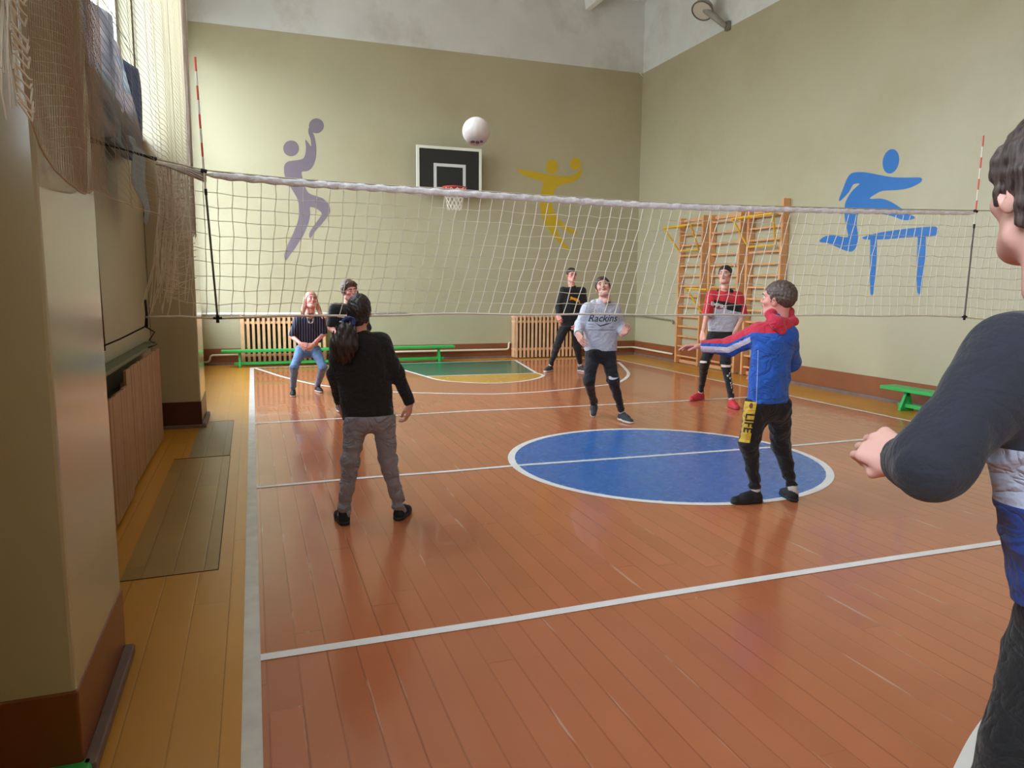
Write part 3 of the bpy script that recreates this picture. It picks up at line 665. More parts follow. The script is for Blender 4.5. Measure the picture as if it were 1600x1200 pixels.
# ================================================================== window side: safety net, banner
def safety_net():
    org = (-.56, 5.5, 2.0); t = empty('safety_net', org, 'fine brownish protective netting hanging in front of the window side', 'net')
    m_ = MB(org); ya, yb = 2.28, 8.75; top = 6.9
    def zb(y): return float(np.interp(y, [2.28, 2.34, 2.45, 2.56, 2.70, 2.87, 3.05, 3.24, 3.6, 4.2, 4.86, 6.2, 7.4, 8.37, 8.75], [2.30, 2.03, 1.95, 1.91, 1.885, 1.88, 1.89, 1.93, 1.93, 1.95, 1.99, 2.03, 2.05, 2.09, 2.20]))
    def X(y, z): return -.545 + .008*math.sin(y*5+.4*z) + .006*math.sin(y*11+1.3*z)
    def sheet(ya, yb, sy, sz, r, name, mt, xo=0, diag=0):
        m_ = MB(org); y0 = ya
        while y0 <= yb:
            m_.tube([(X(y0, z)+xo, y0+.02*math.sin(z*1.7+y0)+diag*(z-2), z) for z in np.linspace(zb(y0), top, 20)], r, 3, False); y0 += sy
        z = 1.9
        while z < top:
            pts = []
            for y0 in np.linspace(ya, yb, max(12, int((yb-ya)/.09))):
                sag = .10*abs(math.sin(math.pi*(y0-3.3)/2.65)) if y0 > 3.4 else -.05*math.sin((y0-ya)*2.9)
                zz = z-sag+diag*(y0-ya)
                if zz > zb(y0)-.005: pts.append((X(y0, zz)+xo, y0, zz))
            if len(pts) > 2: m_.tube(pts, r, 3, False)
            z += sz
        return m_.build(name, mt, t)
    sheet(3.36, yb, .34, .036, .0011, 'fine_mesh', mat('brown_net_thread', (184, 168, 150), .85, .05))
    sheet(ya, 3.38, .020, .026, .0010, 'fine_mesh', mat('brown_net_thread', (184, 168, 150)), 0, 0)
    sheet(ya, 3.34, .023, .030, .0011, 'doubled_mesh', mat('brown_net_thread_near', (176, 158, 142), .85, .05), .018, .12)
    m_ = MB(org); m_.tube([(X(y, zb(y))+.002, y, zb(y)) for y in np.linspace(ya, yb, 160)], .003, 5); m_.build('edge_cord', mat('brown_net_thread', (184, 168, 150)), t)
    m_ = MB(org); rr = random.Random(2)
    for k in range(16):
        a = rr.random()*6; m_.tube([(-.55+.02*math.cos(a+z), 8.42+.03*math.sin(a+z*1.4)+.02*(z-2.1), z) for z in np.linspace(2.02+.1*rr.random(), 6.6, 18)], .005, 4)
    m_.build('gathered_edge', mat('shaded_net_cord', (176, 160, 144), .8, .05), t)
    # white bunched end close to the camera
    m_ = MB(org)
    for k in range(34):
        a = rr.random()*6; z0 = rr.uniform(1.98, 2.35); m_.tube([(-.575+.035*math.cos(a+2*z), 2.27+.05*math.sin(a+1.6*z)+.04*rr.random(), z) for z in np.linspace(z0, 3.6, 16)], .0028, 4)
    for k in range(60):
        z = rr.uniform(2.02, 3.2); m_.tube([(-.54, 2.22+.02*rr.random(), z), (-.52, 2.27, z-.02-.02*rr.random()), (-.53, 2.34, z+rr.uniform(-.02, .02))], .0028, 4)
    m_.build('bunched_end', ROPE, t)
safety_net()

def banner():
    org = (-.85, 6.6, 3.0)
    m_b = bpy.data.materials.new('faded_printed_banner'); m_b.use_nodes = True; t = m_b.node_tree; n = t.nodes; L = t.links.new; b = n['Principled BSDF']
    tc = n.new('ShaderNodeTexCoord'); mp = n.new('ShaderNodeMapping'); mp.inputs['Scale'].default_value = (1, .8, .9); L(tc.outputs['Object'], mp.inputs[0])
    nz = n.new('ShaderNodeTexNoise'); nz.inputs['Scale'].default_value = 2.2; nz.inputs['Detail'].default_value = 3; nz.inputs['Distortion'].default_value = 1.2; L(mp.outputs[0], nz.inputs['Vector'])
    cr = n.new('ShaderNodeValToRGB'); L(nz.outputs['Fac'], cr.inputs[0]); e = cr.color_ramp.elements
    e[0].position = .34; e[0].color = (*s2l((128, 134, 144)), 1); e[1].position = .66; e[1].color = (*s2l((186, 194, 196)), 1)
    for p_, c_ in ((.44, (166, 166, 172)), (.52, (188, 180, 180)), (.58, (150, 162, 176))): x_ = e.new(p_); x_.color = (*s2l(c_), 1)
    L(cr.outputs[0], b.inputs['Base Color']); b.inputs['Roughness'].default_value = .75
    tl_ = n.new('ShaderNodeBsdfTranslucent'); L(cr.outputs[0], tl_.inputs[0]); ms_ = n.new('ShaderNodeMixShader'); ms_.inputs[0].default_value = .5
    L(b.outputs[0], ms_.inputs[1]); L(tl_.outputs[0], ms_.inputs[2]); L(ms_.outputs[0], n['Material Output'].inputs[0])
    t0 = empty('banner', org, 'faded grey, pink and blue printed banner hung over the window', 'banner')
    def pt(y, f):
        zt = 3.53+.02*math.sin(y*3); zl = float(np.interp(y, [3.7, 5.2, 6.2, 7.2, 7.9], [2.40, 2.44, 2.62, 2.60, 2.66]))
        z = zt*(1-f)+zl*f
        return (-.97+.035*math.sin(y*4.2+f*1.5)+.03*math.sin(y*9+f*4)+.04*f, y+.05*math.sin(f*5), z)
    m_ = MB(org); N1, N2 = 70, 24; ys_ = np.linspace(3.65, 7.5, N1)
    vs = [pt(y, j/(N2-1)) for y in ys_ for j in range(N2)]; fs = [(i*N2+j, i*N2+j+1, (i+1)*N2+j+1, (i+1)*N2+j) for i in range(N1-1) for j in range(N2-1)]
    m_.add(vs, fs); o = m_.build('cloth', m_b, t0, True); sm = o.modifiers.new('thickness', 'SOLIDIFY'); sm.thickness = .0015
    m_ = MB(org); ys_ = np.linspace(7.5, 7.8, 8); vs = [pt(y, j/(N2-1)) for y in ys_ for j in range(N2)]; fs = [(i*N2+j, i*N2+j+1, (i+1)*N2+j+1, (i+1)*N2+j) for i in range(7) for j in range(N2-1)]
    m_.add(vs, fs); o = m_.build('blue_border', mat('blue_banner_cloth', (70, 96, 140), .75, .25, 9), t0, True); sm = o.modifiers.new('thickness', 'SOLIDIFY'); sm.thickness = .0015
    m_ = MB(org)
    for k in range(8): m_.tube([(-.92, 3.8+k*.58, 3.60), (XL+.02, 3.8+k*.58, 3.75)], .004, 4)
    m_.build('hanging_cord', BLKCORD, t0)
    m_ = MB((-.86, 7.0, 2.3)); vs = []; N1, N2 = 16, 14
    for i in range(N1):
        for j in range(N2):
            y = 6.25+.95*i/(N1-1); f = j/(N2-1); zt = 2.66; zl = float(np.interp(y, [6.25, 6.75, 7.1, 7.2], [2.45, 2.15, 2.05, 2.2])); vs.append((-.82+.02*math.sin(y*11+3*f), y, zt*(1-f)+zl*f))
    m_.add(vs, [(i*N2+j, i*N2+j+1, (i+1)*N2+j+1, (i+1)*N2+j) for i in range(N1-1) for j in range(N2-1)])
    m_.v = [v+Vector((-.86, 7.0, 2.3))-Vector(org) for v in m_.v]; o = m_.build('loose_flap', mat('pale_blue_cloth', (132, 148, 156), .8, .08), t0, True); sm = o.modifiers.new('thickness', 'SOLIDIFY'); sm.thickness = .0015
banner()
# green object just entering the frame at the near pillar's foot
g = atF(140, 1192, .03); m_ = MB((g.x-.02, g.y-.08, 0)); m_.box(g.x-.16, g.x+.012, g.y-.9, g.y+.012, .0, .045, .01); o = m_.build('bench_end', GREEN, None); o.location = (g.x-.02, g.y-.08, 0)
tag(o, 'green painted board end on the floor at the foot of the near pillar', 'board')

# ================================================================== people
def nrmz(a): a = np.asarray(a, float); return a/np.linalg.norm(a)
class Field:
    """signed-distance grid, grown from tapered limbs and ellipsoids that flow into each other"""
    def __init__(s, lo, hi, h):
        s.h = h; s.lo = np.array(lo, float)-3*h; n = np.ceil((np.array(hi)-s.lo)/h).astype(int)+4
        s.n = n; s.F = np.full(n, .3, np.float32); s.ax = [s.lo[i]+h*np.arange(n[i]) for i in range(3)]
    def sub(s, lo, hi):
        a = np.maximum(0, np.floor((np.array(lo)-s.lo)/s.h).astype(int)); b = np.minimum(s.n, np.ceil((np.array(hi)-s.lo)/s.h).astype(int)+1)
        sl = tuple(slice(int(a[i]), int(max(b[i], a[i]+1))) for i in range(3)); X, Y, Z = np.meshgrid(s.ax[0][sl[0]], s.ax[1][sl[1]], s.ax[2][sl[2]], indexing='ij')
        return sl, np.stack([X, Y, Z], -1)
    def mix(s, sl, d, k, op='u'):
        F = s.F[sl]
        if op == 'u':
            if k > 0: hh = np.clip(.5+.5*(F-d)/k, 0, 1); r = F*(1-hh)+d*hh-k*hh*(1-hh)
            else: r = np.minimum(F, d)
        elif op == 'sub':
            d = -d; hh = np.clip(.5-.5*(F-d)/max(k, 1e-6), 0, 1); r = F*(1-hh)+d*hh+k*hh*(1-hh)
        s.F[sl] = r
    def cone(s, a, b, ra, rb, k=.02, flat=None, ratio=1, op='u', cuts=(), wr=0, wf=60, fold=None):
        a = np.array(a, float); b = np.array(b, float); R_ = max(ra, rb)*1.1+.03+k; sl, P = s.sub(np.minimum(a, b)-R_*1.2, np.maximum(a, b)+R_*1.2)
        ba = b-a; pa = P-a; L_ = ba@ba+1e-9; t = np.clip((pa@ba)/L_, 0, 1)
        q = pa-t[..., None]*ba
        if flat is not None:
            f = np.array(flat, float); q = q+((q@f)*(1/ratio-1))[..., None]*f
        d = np.linalg.norm(q, axis=-1)-(ra+(rb-ra)*t)
        if flat is not None: d = d*min(1, ratio*1.15)
        if wr:
            u = nrmz(ba); s_ = pa@u
            d = d + wr*(np.sin(s_*wf+6*np.sin(P[..., 0]*19+P[..., 2]*7)+4*np.sin(P[..., 1]*23))*.6+np.sin(s_*wf*.53+P[..., 0]*31+P[..., 1]*27)*.5)
        if fold is not None:      # crumple near one point (knee, elbow, ankle)
            for (c, amp, rad, fq) in fold:
                c = np.array(c); w_ = np.exp(-((P-c)**2).sum(-1)/(rad*rad)); u = nrmz(ba); d = d-amp*w_*np.sin((pa@u)*fq+3*np.sin(P[..., 0]*26+P[..., 1]*22))
        for (c, n_) in cuts: d = np.maximum(d, (P-np.array(c))@nrmz(n_))
        s.mix(sl, d.astype(np.float32), k, op); return s
    def ell(s, c, r, k=.02, R=None, op='u', cuts=()):
        c = np.array(c, float); r = np.array(r, float); m = r.max()+.03+k; sl, P = s.sub(c-m, c+m); q = P-c
        if R is not None: q = q@R          # columns of R are the local axes
        d = (np.linalg.norm(q/r, axis=-1)-1)*r.min()
        k0 = np.linalg.norm(q/r, axis=-1); k1 = np.linalg.norm(q/(r*r), axis=-1)+1e-9; d = k0*(k0-1)/k1
        for (cc, n_) in cuts: d = np.maximum(d, (P-np.array(cc))@nrmz(n_))
        s.mix(sl, d.astype(np.float32), k, op); return s
    def cut(s, fn):
        X, Y, Z = np.meshgrid(*s.ax, indexing='ij'); s.F = np.maximum(s.F, fn(X, Y, Z)).astype(np.float32); return s
    def bump(s, fn):
        X, Y, Z = np.meshgrid(*s.ax, indexing='ij'); s.F = (s.F+fn(X, Y, Z)).astype(np.float32); return s
    def mesh(s):
        F = s.F; nx, ny, nz = F.shape; ins = F < 0
        cnt = np.zeros((nx-1, ny-1, nz-1), np.int16); acc = np.zeros((nx-1, ny-1, nz-1, 3), np.float32)
        C = [(i, j, k) for i in (0, 1) for j in (0, 1) for k in (0, 1)]
        g = lambda A, c: A[c[0]:nx-1+c[0], c[1]:ny-1+c[1], c[2]:nz-1+c[2]]
        for a in C:
            for ax in range(3):
                if a[ax] == 0:
                    b = list(a); b[ax] = 1; b = tuple(b); fa, fb = g(F, a), g(F, b); cr = g(ins, a) != g(ins, b)
                    if not cr.any(): continue
                    idx = np.nonzero(cr); t = fa[idx]/(fa[idx]-fb[idx]); p = np.tile(np.array(a, np.float32), (len(t), 1)); p[:, ax] += t
                    acc[idx] += p; cnt[idx] += 1
        act = cnt > 0; ids = np.full(act.shape, -1, np.int64); ii = np.nonzero(act); ids[ii] = np.arange(len(ii[0]))
        V = (np.stack(ii, -1)+acc[ii]/cnt[ii][:, None])*s.h+s.lo
        faces = []
        for ax in range(3):
            sl0 = [slice(1, -1)]*3; sl0[ax] = slice(0, -1); sl1 = [slice(1, -1)]*3; sl1[ax] = slice(1, None)
            A = ins[tuple(sl0)]; B = ins[tuple(sl1)]; cr = A != B; I = np.nonzero(cr)
            if not len(I[0]): continue
            base = [I[i]+(0 if i == ax else 1) for i in range(3)]; o1, o2 = [(1, 2), (2, 0), (0, 1)][ax]
            def cell(d1, d2):
                c = [base[0].copy(), base[1].copy(), base[2].copy()]; c[o1] -= d1; c[o2] -= d2; return ids[c[0], c[1], c[2]]
            q = np.stack([cell(1, 1), cell(0, 1), cell(0, 0), cell(1, 0)], -1); fl_ = ~A[I]
            q[fl_] = q[fl_][:, ::-1]; faces.append(q)
        Q = np.concatenate(faces); Q = Q[(Q >= 0).all(1)]
        return V, Q

def frame(fwd, up):
    f = nrmz(fwd); u = np.array(up, float); r = nrmz(np.cross(f, u)); u = np.cross(r, f); return np.stack([r, f, u], 1)   # columns: right, forward, up

# ---- head in local axes: x right, y forward, z up, total height .235
def head_local(h=.0042):
    F = Field((-.10, -.12, -.17), (.10, .14, .14), h)
    F.ell((0, -.012, .030), (.076, .096, .086), .01)
    F.ell((0, .022, -.040), (.058, .066, .070), .03)
    F.ell((0, .058, -.088), (.026, .026, .022), .03)
    F.ell((0, .072, .036), (.050, .024, .022), .02)
    for s in (-1, 1):
        F.ell((s*.038, .062, -.018), (.024, .026, .020), .02)
        F.ell((s*.031, .102, .010), (.016, .015, .0085), .010, op='sub')
        F.cone((s*.048, .010, -.072), (s*.020, .060, -.092), .020, .018, .03)
    F.cone((0, .090, .018), (0, .110, -.020), .0075, .0120, .012)
    F.ell((-.011, .100, -.024), (.008, .010, .007), .008); F.ell((.011, .100, -.024), (.008, .010, .007), .008)
    F.ell((0, .086, -.050), (.024, .014, .014), .014)
    F.cone((-.016, .094, -.052), (.016, .094, -.052), .0035, .0035, .004, op='sub')
    F.cone((0, -.026, -.055), (0, -.032, -.15), .053, .050, .03)
    for s in (-1, 1):
        R = frame((.35*s, 1, 0), (0, -.15, 1)); F.ell((s*.079, -.006, -.006), (.010, .020, .032), .004, R); F.ell((s*.086, .000, -.002), (.006, .010, .018), .004, R, op='sub')
    return F.mesh()
HEAD = head_local()
# ---- right hand, wrist at origin, fingers +z, back of hand +y, thumb side -x
def hand_local(curl, spread=.0, h=.0030):
    F = Field((-.075, -.085, -.03), (.06, .05, .20), h); k = .006
    F.cone((0, 0, -.03), (0, 0, .01), .0255, .026, .012, (0, 1, 0), .72)
    F.cone((-.018, 0, .02), (-.024, 0, .075), .022, .018, .02, (0, 1, 0), .62); F.cone((.018, 0, .02), (.026, 0, .070), .020, .016, .02, (0, 1, 0), .62)
    L_ = [(.042, .025, .020), (.046, .029, .021), (.043, .027, .020), (.034, .020, .018)]
    for i, x in enumerate((-.032, -.0105, .0115, .032)):
        p = np.array((x, 0, .084-(.004 if i in (0,) else 0)-(.012 if i == 3 else 0))); a = curl*.55+.04*i; rr = (.0088, .0090, .0086, .0076)[i]
        F.cone((x*.7, 0, .045), p, .012, .0105, .008); sp = x*spread*8
        for j, l in enumerate(L_[i]):
            d = np.array((sp*.25, -math.sin(a), math.cos(a))); q = p+d*l; F.cone(p, q, rr, rr*.93, .0035); p = q; rr *= .93; a += curl*(1.0 if j == 0 else .8)
    t0 = np.array((-.022, -.006, .018)); t1 = t0+np.array((-.024, -.014, .032)); t2 = t1+np.array((-.008+.016*curl, -.012, .030)); t3 = t2+np.array((.004+.018*curl, -.010, .022))
    F.cone(t0, t1, .015, .0115, .012); F.cone(t1, t2, .011, .0098, .004); F.cone(t2, t3, .0098, .0082, .003)
    return F.mesh()
HANDS = {}
def hand(curl, left):
    if curl not in HANDS: HANDS[curl] = hand_local(curl)
    V, Q = HANDS[curl]
    if left: return V*np.array((-1, 1, 1)), Q[:, ::-1]
    return V, Q
# ---- shoe, ankle above origin, toe along +y, ground z = 0
def shoe_local(h=.005):
    U = Field((-.07, -.10, -.01), (.07, .21, .15), h)
    cut = [((0, 0, .018), (0, 0, -1))]
    U.cone((0, -.045, .040), (0, .075, .036), .040, .043, .02, (0, 0, 1), 1.0, cuts=cut); U.cone((0, .06, .030), (0, .148, .026), .044, .036, .02, (0, 0, 1), .85, cuts=cut)
    U.cone((0, -.030, .03), (0, -.028, .088), .040, .037, .02, cuts=cut+[((0, -.03, .100), (0, .22, 1))]); U.cone((0, .0, .07), (0, .075, .052), .032, .028, .02)
    for i in range(4): U.cone((-.022, .018+.022*i, .088-.011*i), (.022, .018+.022*i, .088-.011*i), .004, .004, .003)
    S = Field((-.07, -.10, -.01), (.07, .21, .04), .004); c2 = [((0, 0, .0), (0, 0, -1)), ((0, 0, .026), (0, 0, 1))]
    S.cone((0, -.045, .013), (0, .075, .013), .043, .046, .01, cuts=c2); S.cone((0, .07, .013), (0, .150, .013), .047, .038, .01, cuts=c2)
    return U.mesh(), S.mesh()
SHOE = shoe_local()

def hair_mat(name, rgb, rgb2, dirv=(30, 30, 3)):
    if name in MATS: return MATS[name]
    m = bpy.data.materials.new(name); m.use_nodes = True; t = m.node_tree; n = t.nodes; b = n['Principled BSDF']; L = t.links.new
    tc = n.new('ShaderNodeTexCoord'); mp = n.new('ShaderNodeMapping'); mp.inputs['Scale'].default_value = dirv; L(tc.outputs['Object'], mp.inputs[0])
    nz = n.new('ShaderNodeTexNoise'); nz.inputs['Scale'].default_value = 3.0; nz.inputs['Detail'].default_value = 6; L(mp.outputs[0], nz.inputs['Vector'])
    cr = n.new('ShaderNodeValToRGB'); L(nz.outputs['Fac'], cr.inputs[0]); e = cr.color_ramp.elements; e[0].position = .35; e[0].color = (*s2l(rgb), 1); e[1].position = .68; e[1].color = (*s2l(rgb2), 1)
    L(cr.outputs[0], b.inputs['Base Color']); b.inputs['Roughness'].default_value = .5
    bp = n.new('ShaderNodeBump'); bp.inputs['Strength'].default_value = .6; bp.inputs['Distance'].default_value = .006; L(nz.outputs['Fac'], bp.inputs['Height']); L(bp.outputs[0], b.inputs['Normal'])
    MATS[name] = m; return m
def skin(name, rgb): return mat(name, rgb, .5, .04, 14, .05, 90)
def cloth(name, rgb, noise=.05, bump=.25, crease=.5):
    if name in MATS: return MATS[name]
    m = mat(name, rgb, .85, noise, 14, bump, 120, sheen=.15); t = m.node_tree; n = t.nodes; L = t.links.new
    tc = n.new('ShaderNodeTexCoord'); nz = n.new('ShaderNodeTexNoise'); nz.inputs['Scale'].default_value = 7.5; nz.inputs['Detail'].default_value = 2; nz.inputs['Distortion'].default_value = 1.6
    mp = n.new('ShaderNodeMapping'); mp.inputs['Scale'].default_value = (1, 1, 1.5); mp.inputs['Rotation'].default_value = (.5, .4, .3); L(tc.outputs['Object'], mp.inputs[0]); L(mp.outputs[0], nz.inputs['Vector'])
    a = n.new('ShaderNodeMath'); a.operation = 'SUBTRACT'; L(nz.outputs['Fac'], a.inputs[0]); a.inputs[1].default_value = .5
    b_ = n.new('ShaderNodeMath'); b_.operation = 'ABSOLUTE'; L(a.outputs[0], b_.inputs[0])
    c = n.new('ShaderNodeMath'); c.operation = 'POWER'; L(b_.outputs[0], c.inputs[0]); c.inputs[1].default_value = .7
    bp = n.new('ShaderNodeBump'); bp.inputs['Strength'].default_value = crease; bp.inputs['Distance'].default_value = .035; L(c.outputs[0], bp.inputs['Height'])
    old = n['Principled BSDF'].inputs['Normal'].links
    if old: L(bp.outputs[0], old[0].from_node.inputs['Normal'])
    else: L(bp.outputs[0], n['Principled BSDF'].inputs['Normal'])
    return m
def crumple(seed, amp, c=None, rad=None):
    def f(X, Y, Z):
        a = X*13+2.2*np.sin(Z*9+seed)+1.3*np.sin(Y*15); b = Z*24+2.6*np.sin(X*11+seed*2)+1.5*np.sin(Y*13+Z*5)
        r = (1-np.abs(np.sin(b+.7*np.sin(a))))**2*.8+.5*np.sin(a*1.2+b*.3)*np.sin(b*.55)
        return -amp*r
    return f

def tri_text(txt, size=1.0, shear=0, bold=0):
    cu = bpy.data.curves.new('t', 'FONT'); cu.body = txt; cu.size = size; cu.align_x = 'CENTER'; cu.align_y = 'CENTER'; cu.shear = shear; cu.offset = bold; cu.resolution_u = 3
    o = bpy.data.objects.new('t', cu); COL.objects.link(o); dg = bpy.context.evaluated_depsgraph_get(); me = bpy.data.meshes.new_from_object(o.evaluated_get(dg))
    V = [v.co.copy() for v in me.vertices]; Fc = [tuple(p.vertices) for p in me.polygons]; bpy.data.objects.remove(o); bpy.data.meshes.remove(me); bpy.data.curves.remove(cu)
    return V, Fc
def tri_poly(pts):
    from mathutils.geometry import tessellate_polygon
    V = [Vector((p[0], p[1], 0)) for p in pts]; return V, [tuple(t) for t in tessellate_polygon([V])]
def decal(name, shapes, bvh, centre, right, up, mt, parent, off=.003, seg=.012):
    """lay flat shapes (metres, in right/up axes) onto a garment; rays run along -(right x up)"""
    c = Vector(centre); r = Vector(right).normalized(); u = Vector(up).normalized(); nv = r.cross(u).normalized()
    bm = bmesh.new()
    for V, Fc in shapes:
        vs = [bm.verts.new(v) for v in V]
        for f in Fc:
            try: bm.faces.new([vs[i] for i in f])
            except ValueError: pass
    bmesh.ops.triangulate(bm, faces=bm.faces[:])
    for _ in range(4):
        ed = [e for e in bm.edges if e.calc_length() > seg]
        if not ed: break
        bmesh.ops.subdivide_edges(bm, edges=ed, cuts=1); bmesh.ops.triangulate(bm, faces=bm.faces[:])
    miss = []
    for v in bm.verts:
        p = c+r*v.co.x+u*v.co.y; h = bvh.ray_cast(p+nv*.25, -nv, .5)
        if h[0] is None: miss.append(v)
        else: v.co = h[0]+nv*off
    bmesh.ops.delete(bm, geom=miss, context='VERTS')
    bm.normal_update(); m_ = MB((0, 0, 0)); m_.bm(bm); return m_.build(name, mt, parent)

def V3(p): return np.array((p.x, p.y, p.z))
class Person:
    def __init__(s, label, y, S, base, facing, group=None):
        s.y = y; s.S = S; s.k = S/1.70; s.B = np.array((base[0], base[1], 0.)); s.fw = nrmz((facing[0], facing[1], 0)); s.side = np.array((s.fw[1], -s.fw[0], 0))   # person's right
        s.root = empty('person', tuple(s.B), label, 'person', group); s.J = {}
    def j(s, **kw):
        for n_, (u, v, dy) in kw.items():
            if n_.startswith('an') and dy is None:      # standing foot: ankle at its own height above the floor
                s.J[n_] = V3(atF(u, v, .092*s.k))
            else: s.J[n_] = V3(atY(u, v, s.y+dy))
        return s
    def field(s, pts, pad, h): P = np.array(pts); return Field(P.min(0)-pad, P.max(0)+pad, h)
    def out(s, name, VQ, mats, fmat=None, parent=None):
        V, Q = VQ; return mesh_obj(name, V-s.B, Q.tolist(), mats, parent or s.root, True, fmat)
    def bvh(s, VQ): return BVHTree.FromPolygons([tuple(v) for v in (VQ[0]-s.B)], VQ[1].tolist())
    def body(s, head, face, up, mt, hands, h=.010, hs=1.0, neck=.050):
        """head: (u,v,dy) centre; one continuous skin mesh; finer head and hands grow out of neck and wrists"""
        J, k = s.J, s.k; hc = V3(atY(head[0], head[1], s.y+head[2])); s.hc = hc; s.HR = frame(face, up); s.hs = hs*k**.5
        F = s.field(list(J.values())+[hc], .12, h); f = s.fw
        nb = (J['shA']+J['shB'])/2+np.array((0, 0, .042*k)); s.nb = nb
        F.cone(nb-np.array((0, 0, .05)), hc+s.HR@np.array((0, -.028, -.06))*s.hs, neck*1.15*k, neck*k, .03)
        hipc = (J['hipA']+J['hipB'])/2
        for q in 'AB':
            si, hi = J['sh'+q], J['hip'+q]; c = si*.68+nb*.32
            F.cone(c-np.array((0, 0, .05*k)), hi*.70+hipc*.30, .072*k, .062*k, .06, f, .70)
            F.cone(nb-np.array((0, 0, .02)), si, .038*k, .042*k, .03)
            F.cone(si, J['el'+q], .040*k, .034*k, .02); F.cone(J['el'+q], J['wr'+q], .036*k, .0245*k, .02)
            F.cone(hi, J['kn'+q], .058*k, .046*k, .03); F.cone(J['kn'+q], J['an'+q], .044*k, .030*k, .02)
        F.cone(J['hipA'], J['hipB'], .070*k, .070*k, .05, f, .8)
        V, Q = F.mesh(); Vs, Qs, n = [V], [Q], len(V)
        Vh, Qh = HEAD; Vs.append(hc+(Vh*s.hs)@s.HR.T); Qs.append(Qh+n); n += len(Vh)
        for q, (left, curl, fd, bk) in zip('AB', hands):
            fd = nrmz(fd); Rr = frame(bk, fd); # columns right, forward(back of hand), up(fingers)
            Rr = np.stack([np.cross(nrmz(bk), fd), nrmz(bk)-fd*(nrmz(bk)@fd), fd], 1); Rr[:, 1] = nrmz(Rr[:, 1]); Rr[:, 0] = np.cross(Rr[:, 1], Rr[:, 2])
            Vh, Qh = hand(curl, left); Vs.append(J['wr'+q]+(Vh*k*1.0)@Rr.T); Qs.append(Qh+n); n += len(Vh)
        s.out('body', (np.concatenate(Vs), np.concatenate(Qs)), mt); s.face()
    def HL(s, p): return s.hc+s.HR@(np.array(p)*s.hs)
    def face(s):
        wm, im, lm = mat('eye_white', (226, 220, 214), .3, 0), mat('dark_iris', (44, 34, 30), .3, 0), mat('lip_skin', (178, 104, 98), .5, .03)
        for sd in (-1, 1):
            m_ = MB(s.B); m_.sphere(s.HL((sd*.031, .0800, .0095)), .0125*s.hs, 14, 10, (1, 1, .8)); m_.cur = 1; m_.sphere(s.HL((sd*.031, .0862, .0095)), .0082*s.hs, 10, 8)
            m_.build('eye', [wm, im], s.root, True)
            m_ = MB(s.B); m_.tube([s.HL((sd*.014, .1005, .030)), s.HL((sd*.030, .0985, .0345)), s.HL((sd*.047, .086, .030))], [.0028*s.hs, .0036*s.hs, .002*s.hs], 6); m_.build('eyebrow', mat('brow_hair', (58, 44, 38), .7), s.root, True)
        m_ = MB(s.B); m_.tube([s.HL((-.021, .092, -.051)), s.HL((-.008, .101, -.048)), s.HL((.008, .101, -.048)), s.HL((.021, .092, -.051))], [.002, .0042, .0042, .002], 6)
        m_.tube([s.HL((-.019, .092, -.056)), s.HL((0, .101, -.0575)), s.HL((.019, .092, -.056))], [.002, .0052, .002], 6); m_.build('lips', lm, s.root, True)
    def hair(s, mt, length='short', extra=None, h=.005, vol=.010, line=(.066, -.075), seed=0):
        H = Field((-.13, -.16, -.35 if length == 'long' else -.16), (.13, .15, .18), h); zf, zn = line; g = (zf-zn)/.18
        n_ = np.array((0, g, -1.)); c0 = np.array((0, .088, zf)); r = vol
        ln = np.array((0, 1., -.0))
        H.ell((0, -.015, .036), (.077+r, .097+r, .087+r*1.3), .01, cuts=[(c0, n_)])
        if vol > .014: H.cone((-.03, .07, .085+vol*.6), (.035, .075, .090+vol*.6), .026, .022, .02)
        for sd in (-1, 1): H.cone((sd*.074, .018, .03), (sd*.077, .012, -.012), .010, .006, .01)
        if extra: extra(H)
        rs = seed*1.7
        H.bump(lambda X, Y, Z: .0014*np.sin(X*170+6*np.sin(Z*30+rs)+Y*60)+.0012*np.sin(Y*210+5*np.sin(X*40+rs)+Z*50)+.0008*np.sin(Z*260+X*90))
        V, Q = H.mesh(); V = s.hc+(V*s.hs)@s.HR.T; return s.out('hair', (V, Q), mt)
    def top(s, name, mt, hem, hemtilt=(0, 0), cr=.0055, loose=1.0, sleeve=('wr', 'wr'), h=.007, wr=.003, colors=None, neckcut=0, collar=0, cuffr=1.0, arms=True, folds=(), armr=1.0, mats=None, depth=.70, chest=1.0, split=()):
        J, k = s.J, s.k; f = s.fw; hipc = (J['hipA']+J['hipB'])/2
        F = s.field([J[a+b] for a in ('sh', 'el', 'wr', 'hip') for b in 'AB']+[s.nb], .16, h); w = .105*k*loose
        hemc = np.array((hipc[0], hipc[1], hem)); hn = np.array((hemtilt[0], hemtilt[1], -1.))
        for q in 'AB':
            si, hi = J['sh'+q], J['hip'+q]; c = si*.66+s.nb*.34-np.array((0, 0, .065*k)); e = hi*.72+hipc*.28; e = e-np.array((0, 0, .06))
            F.cone(c, e, w*.93*chest, w, .07, f, depth, wr=wr*.8, wf=28, fold=[(hipc*.7+c*.3, .004, .16, 42)])
        F.cone(s.nb-np.array((0, 0, .10*k)), hipc, w*.95*chest, w, .07, f, depth+.04, wr=wr*.6, wf=24)
        F.bump(crumple(hem*7, cr*k)); nn = nrmz(hn); F.cut(lambda X, Y, Z: (X-hemc[0])*nn[0]+(Y-hemc[1])*nn[1]+(Z-hemc[2])*nn[2])
